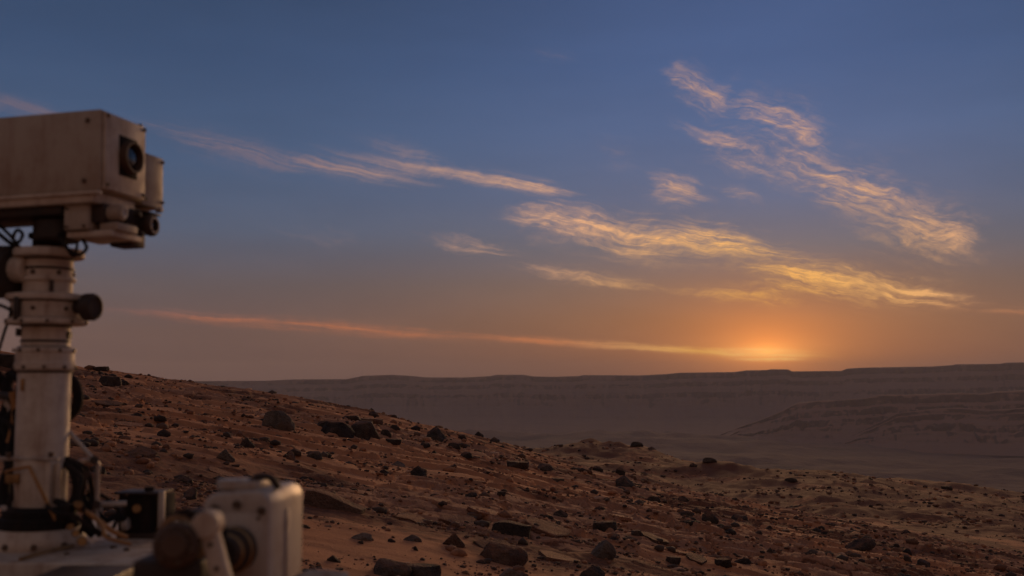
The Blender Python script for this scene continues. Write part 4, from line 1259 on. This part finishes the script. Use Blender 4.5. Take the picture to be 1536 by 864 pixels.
    # --- strut frame beside the mast
    fr = MB().tube([P(94, 636, 2.22), P(141, 690, 2.2)], 3.2 * k).tube([P(120, 692, 2.3), P(138, 690, 2.2), P(147, 697, 2.2), P(146, 712, 2.2), P(145, 756, 2.2)], 3.6 * k) \
        .tube([P(128, 712, 2.25), P(142, 756, 2.2), P(150, 800, 2.2)], 3.0 * k).tube([P(140, 757, 2.2), P(190, 755, 2.22)], 4.2 * k).build('strut_frame', C_GREY, root)
    for px, py in ((141, 690), (145, 757), (129, 712)):
        MB().cyl(P(px, py, 2.215), P(px, py, 2.175), 6 * k, 14).build('joint', C_DARK, fr)
    MB().tube([P(150, 760, 2.24), P(152, 806, 2.24)], 4 * k).build('post', C_GREY, fr)
    # --- black instrument box
    bz = dz
    c0 = P(216, 770, 2.3)
    ib = MB().box(P(213, 769, 2.34), (.070, .075, .086), Matrix.Rotation(R(-6), 3, 'Z'), .003).build('instrument_box', C_BLACK, root)
    MB().box(P(216, 737.5, 2.335), (.092, .085, .0045), Matrix.Rotation(R(-6), 3, 'Z'), .001).build('lid', C_DARK, ib)
    MB().box(P(242, 770, 2.3), (.012, .012, .090), Matrix.Rotation(R(-6), 3, 'Z'), .002).build('edge_strip', C_GREY, ib)
    MB().box(P(251, 770, 2.35), (.010, .06, .084), Matrix.Rotation(R(-6), 3, 'Z'), .002).build('side_plate', C_BLACK, ib)
    MB().cyl(P(224, 736, 2.32), P(224, 730, 2.32), .010, 18).build('knob', C_BLACK, ib)
    MB().box(P(214, 802, 2.33), (.082, .07, .014), Matrix.Rotation(R(-6), 3, 'Z'), .002).build('foot_plate', C_DARK, ib)
    MB().cyl(P(205, 763, 2.299), P(205, 763, 2.286), .009, 16).build('socket', C_BRASS, ib)
    for px, py in ((196, 790), (236, 793), (190, 742)):
        MB().cyl(P(px, py, 2.30), P(px, py, 2.292), .003, 10).build('bolt', C_BOLT, ib)
    for px, s in ((176, .016), (184, .013)):
        MB().cyl(P(px, 772 if s > .014 else 786, 2.28), P(px + 9, 772 if s > .014 else 786, 2.28), s, 18).build('connector', C_DARK if s > .014 else C_GREY, ib)
    MB().box(P(200, 812, 2.30), (.13, .10, .012), bev=.002).build('mount_plate', C_CREAM, ib)
    # --- wiring round the mast foot
    har = MB()
    har.tube([P(96, 560, 2.3), P(112, 575, 2.27), P(117, 596, 2.26), P(112, 615, 2.27), P(98, 628, 2.3)], 8 * k)
    har = har.build('wiring_harness', C_BLACK, root)
    black = [([P(100, 690, 2.2), P(116, 700, 2.18), P(124, 720, 2.18), P(118, 748, 2.2), P(104, 765, 2.2)], 6), ([P(98, 694, 2.2), P(110, 712, 2.15), P(112, 742, 2.15), P(96, 776, 2.14)], 5),
             ([P(28, 550, 2.3), P(10, 580, 2.28), P(24, 610, 2.27), P(8, 640, 2.26), P(20, 680, 2.24), P(6, 730, 2.22), P(14, 780, 2.2)], 8),
             ([P(-6, 560, 2.3), P(14, 600, 2.3), P(-4, 650, 2.28), P(16, 700, 2.26), P(2, 760, 2.22)], 9),
             ([P(30, 580, 2.3), P(18, 640, 2.32), P(30, 690, 2.3), P(16, 740, 2.26), P(26, 780, 2.22)], 6),
             ([P(120, 740, 2.24), P(132, 762, 2.22), P(128, 790, 2.2), P(140, 804, 2.2)], 5), ([P(84, 752, 2.13), P(100, 758, 2.1), P(104, 776, 2.1), P(92, 788, 2.1)], 5),
             ([P(86, 768, 2.1), P(98, 776, 2.08), P(108, 780, 2.1)], 4), ([P(146, 770, 2.22), P(160, 780, 2.24), P(176, 774, 2.26), P(190, 782, 2.28)], 5),
             ([P(104, 700, 2.16), P(122, 716, 2.12), P(118, 744, 2.1), P(128, 772, 2.1), P(120, 800, 2.1)], 3.4), ([P(108, 690, 2.2), P(130, 706, 2.2), P(138, 740, 2.2), P(134, 780, 2.18), P(150, 804, 2.18)], 3.6),
             ([P(70, 758, 2.08), P(86, 770, 2.06), P(112, 774, 2.07), P(134, 790, 2.08), P(166, 806, 2.1)], 2.6), ([P(10, 560, 2.26), P(30, 575, 2.25), P(22, 612, 2.24), P(28, 660, 2.22), P(12, 700, 2.2)], 4.4),
             ([P(0, 628, 2.25), P(20, 646, 2.22), P(10, 690, 2.2), P(24, 720, 2.18), P(12, 758, 2.16)], 4.0), ([P(150, 742, 2.24), P(166, 752, 2.25), P(178, 768, 2.26), P(170, 792, 2.25)], 3.0),
             ([P(128, 700, 2.25), P(136, 724, 2.25), P(130, 752, 2.25)], 4)]
    for pts, r in black: MB().tube(pts, r * k).build('cable', C_BLACK, har)
    MB().tube([P(-10, 592, 2.28), P(12, 594, 2.26), P(34, 600, 2.24)], 6 * k).build('cable', C_DARK, har)
    orange = [([P(44, 700, 2.13), P(58, 728, 2.1), P(72, 756, 2.1), P(84, 780, 2.1)], 2.8), ([P(112, 756, 2.12), P(130, 768, 2.1), P(150, 782, 2.1), P(168, 796, 2.1), P(190, 806, 2.12)], 3.6),
              ([P(114, 762, 2.12), P(140, 774, 2.1), P(154, 790, 2.08), P(160, 806, 2.06), P(196, 816, 2.1)], 2.8), ([P(18, 588, 2.24), P(22, 624, 2.24), P(14, 664, 2.24)], 5),
              ([P(8, 708, 2.16), P(22, 704, 2.14), P(44, 700, 2.13)], 2.4)]
    for pts, r in orange: MB().tube(pts, r * k).build('cable', C_ORANGE, har)
    for px, py, r in ((116, 757, 7), (4, 762, 5), (104, 790, 6), (112, 800, 6), (122, 812, 8)):
        MB().cyl(P(px, py, 2.11), P(px + 2, py, 2.085), r * k * .8, 14).build('connector', C_BRASS if px > 100 else C_GREY, har)
    MB().box(P(20, 616, 2.3), (.03, .03, .05), bev=.004).build('connector', C_GREY, har)
    MB().box(P(98, 770, 2.1), (.026, .03, .034), bev=.004).build('connector', C_BLACK, har)
    # --- arm joint close to the camera
    AY = 1.55
    ka = AY / F_PX
    ya = R(22)
    ux = Vector((math.cos(ya), -math.sin(ya) * .35, 0)).normalized(); dd = Vector((-ux.y, ux.x, 0))
    o = P(300, 880, AY) - Vector((0, 0, .10)); wd = .098; top = P(320, 734, AY).z - o.z
    R0 = .021
    out = [(0, 0), (wd, 0)] + [(wd - R0 + R0 * math.cos(a), top - R0 + R0 * math.sin(a)) for a in np.linspace(0, math.pi / 2, 8)] + \
          [(R0 * 1.2 - R0 * 1.2 * math.cos(a), top - R0 * 1.2 + R0 * 1.2 * math.sin(a) - .004) for a in np.linspace(math.pi / 2, 0, 8)]
    arm = MB().prism(out, o, ux, Vector((0, 0, 1)), -.145, .006).build('arm_housing', C_GREY, root)
    A = lambda x, y, z: o + ux * x + dd * y + Vector((0, 0, z))
    MB().box(A(.050, .045, top + .003), (.050, .060, .016), Matrix.Rotation(-.15, 3, 'Z'), .005).build('cap', C_GREY, arm)
    MB().cyl(A(.030, .03, top - .002), A(.030, .03, top + .012), .020, 24).build('cap', C_GREY, arm)
    MB().tube([A(.058, .03, top + .008), A(.072, .03, top + .016), A(.085, .04, top + .013), A(.092, .05, top - .001)], .005).build('handle', C_DARK, arm)
    MB().cyl(A(.072, .09, top - .004), A(.072, .09, top + .010), .006, 14).build('bolt', C_BOLT, arm)
    for x, z in ((.020, top - .026), (.052, top - .020), (.088, top - .028), (.088, top - .125)):
        MB().cyl(A(x, -.001, z), A(x, -.006, z), .006, 14).build('bolt', C_BOLT, arm)
    # thin cover plate with its own screws on the face, and a seam round the housing
    MB().box(A(.050, -.0012, top - .082), (.080, .003, .100), Matrix(((ux.x, dd.x, 0), (ux.y, dd.y, 0), (0, 0, 1))), .001).build('cover_plate', C_GREY, arm)
    for x, z in ((.016, top - .038), (.084, top - .038), (.084, top - .126), (.016, top - .126)):
        MB().cyl(A(x, -.002, z), A(x, -.0055, z), .0026, 10).build('screw', C_BOLT, arm)
    MB().box(A(wd + .0008, .072, top - .09), (.003, .012, .115), Matrix(((ux.x, dd.x, 0), (ux.y, dd.y, 0), (0, 0, 1))), .0008).build('side_rib', C_GREY, arm)
    gx, gz_ = .052, top - .080
    gear = MB()
    gear.lathe([(0, 0), (.031, 0), (.031, .006), (.027, .010), (.027, .018), (.030, .020), (.030, .026), (.022, .030), (.022, .044), (.018, .048), (0, .048)], A(gx, .002, gz_), -dd, 40)
    gear.build('gear_hub', C_DARK, arm)
    MB().lathe([(.0305, 0), (.0325, .003), (.0305, .006)], A(gx, -.018, gz_), -dd, 40).build('brass_ring', C_BRASS, arm)
    MB().lathe([(.0225, 0), (.025, .003), (.0225, .007)], A(gx, -.032, gz_), -dd, 40).build('brass_ring', C_BRASS, arm)
    # drive motor and link in front of it
    mt = MB().cyl(P(292, 815, 1.47), P(262, 818, 1.33), 32 * .00085, 36, .006).build('drive_motor', C_BARREL, root)
    MB().lathe([(.0265, 0), (.0292, .003), (.0292, .009), (.0265, .012)], P(272, 816.5, 1.375), P(262, 818, 1.33) - P(292, 815, 1.47), 36).build('brass_ring', C_BRASS, mt)
    MB().cyl(P(262, 818, 1.333), P(260, 818, 1.322), .016, 24).build('motor_cap', C_BARREL, mt)
    ma, mb_ = P(292, 815, 1.47), P(262, 818, 1.33)
    md = (mb_ - ma).normalized(); m1 = md.orthogonal().normalized(); m2 = md.cross(m1)
    for i in range(6):
        a = i * math.pi / 3; c = mb_ + (m1 * math.cos(a) + m2 * math.sin(a)) * .0205
        MB().cyl(c - md * .003, c + md * .004, .0028, 10).build('bolt', C_BOLT, mt)
    for t_ in (.25, .55):
        c = ma.lerp(mb_, t_); MB().lathe([(.0265, 0), (.0286, .001), (.0286, .005), (.0265, .006)], c, md, 36).build('clamp_ring', C_DARK, mt)
    MB().tube([P(294, 772, 1.43), P(276, 768, 1.40), P(252, 780, 1.40), P(240, 806, 1.42), P(246, 840, 1.46), P(236, 870, 1.5)], .0042).build('cable', C_BLACK, mt)
    MB().tube([P(300, 778, 1.44), P(318, 770, 1.46), P(334, 786, 1.47), P(338, 812, 1.47)], .0034).build('cable', C_BLACK, mt)
    MB().tube([P(285, 782, 1.42), P(262, 776, 1.38), P(244, 792, 1.37), P(238, 826, 1.39), P(250, 866, 1.42)], .003).build('cable', C_ORANGE, mt)
    MB().box(P(300, 842, 1.44), (.014, .05, .06), bev=.003).box(P(246, 850, 1.44), (.012, .05, .05), bev=.003).build('motor_cheek', C_BRASS, mt)
    MB().cyl(P(294, 790, 1.44), P(294, 764, 1.44), .0125, 20).build('plug', C_DARK, mt)
    MB().cyl(P(305, 786, 1.45), P(305, 772, 1.45), .007, 16).build('plug', C_GREY, mt)
    MB().box(P(268, 862, 1.40), (.085, .10, .05), bev=.006).build('motor_bracket', C_DARK, mt)
    lk = MB()
    p0, p1 = P(312, 786, 1.36), P(350, 930, 1.36)
    q = (p1 - p0).to_track_quat('Z', 'Y').to_matrix()
    lk.box((p0 + p1) / 2, (.024, .022, (p1 - p0).length), q, .006)
    lk = lk.build('arm_link', C_CREAM, root)
    MB().cyl(p0 + Vector((0, .02, 0)), p0 - Vector((0, .016, 0)), .0165, 26).build('pivot', C_CREAM, lk)
    p2, p3 = P(304, 792, 1.38), P(286, 900, 1.40)
    MB().box((p2 + p3) / 2, (.014, .014, (p3 - p2).length), (p3 - p2).to_track_quat('Z', 'Y').to_matrix(), .003).build('side_link', C_BRASS, lk)
    for t in (.2, .45):
        c = p0.lerp(p1, t); MB().cyl(c - Vector((0, .009, 0)), c - Vector((0, .0135, 0)), .0035, 10).build('bolt', C_BOLT, lk)
    # shoulder that carries the arm from the body
    sh = MB().tube([(-.66, 1.5, dz - .22), (-.50, 1.5, dz - .24), A(.05, .07, .02)], .05, 18, 4).build('shoulder', C_GREY, root)
    MB().tube([A(.08, .06, .035), P(452, 872, 1.6), P(520, 871, 1.62)], .012, 14).build('arm_tube', C_GREY, sh)
    return root
build_rover()
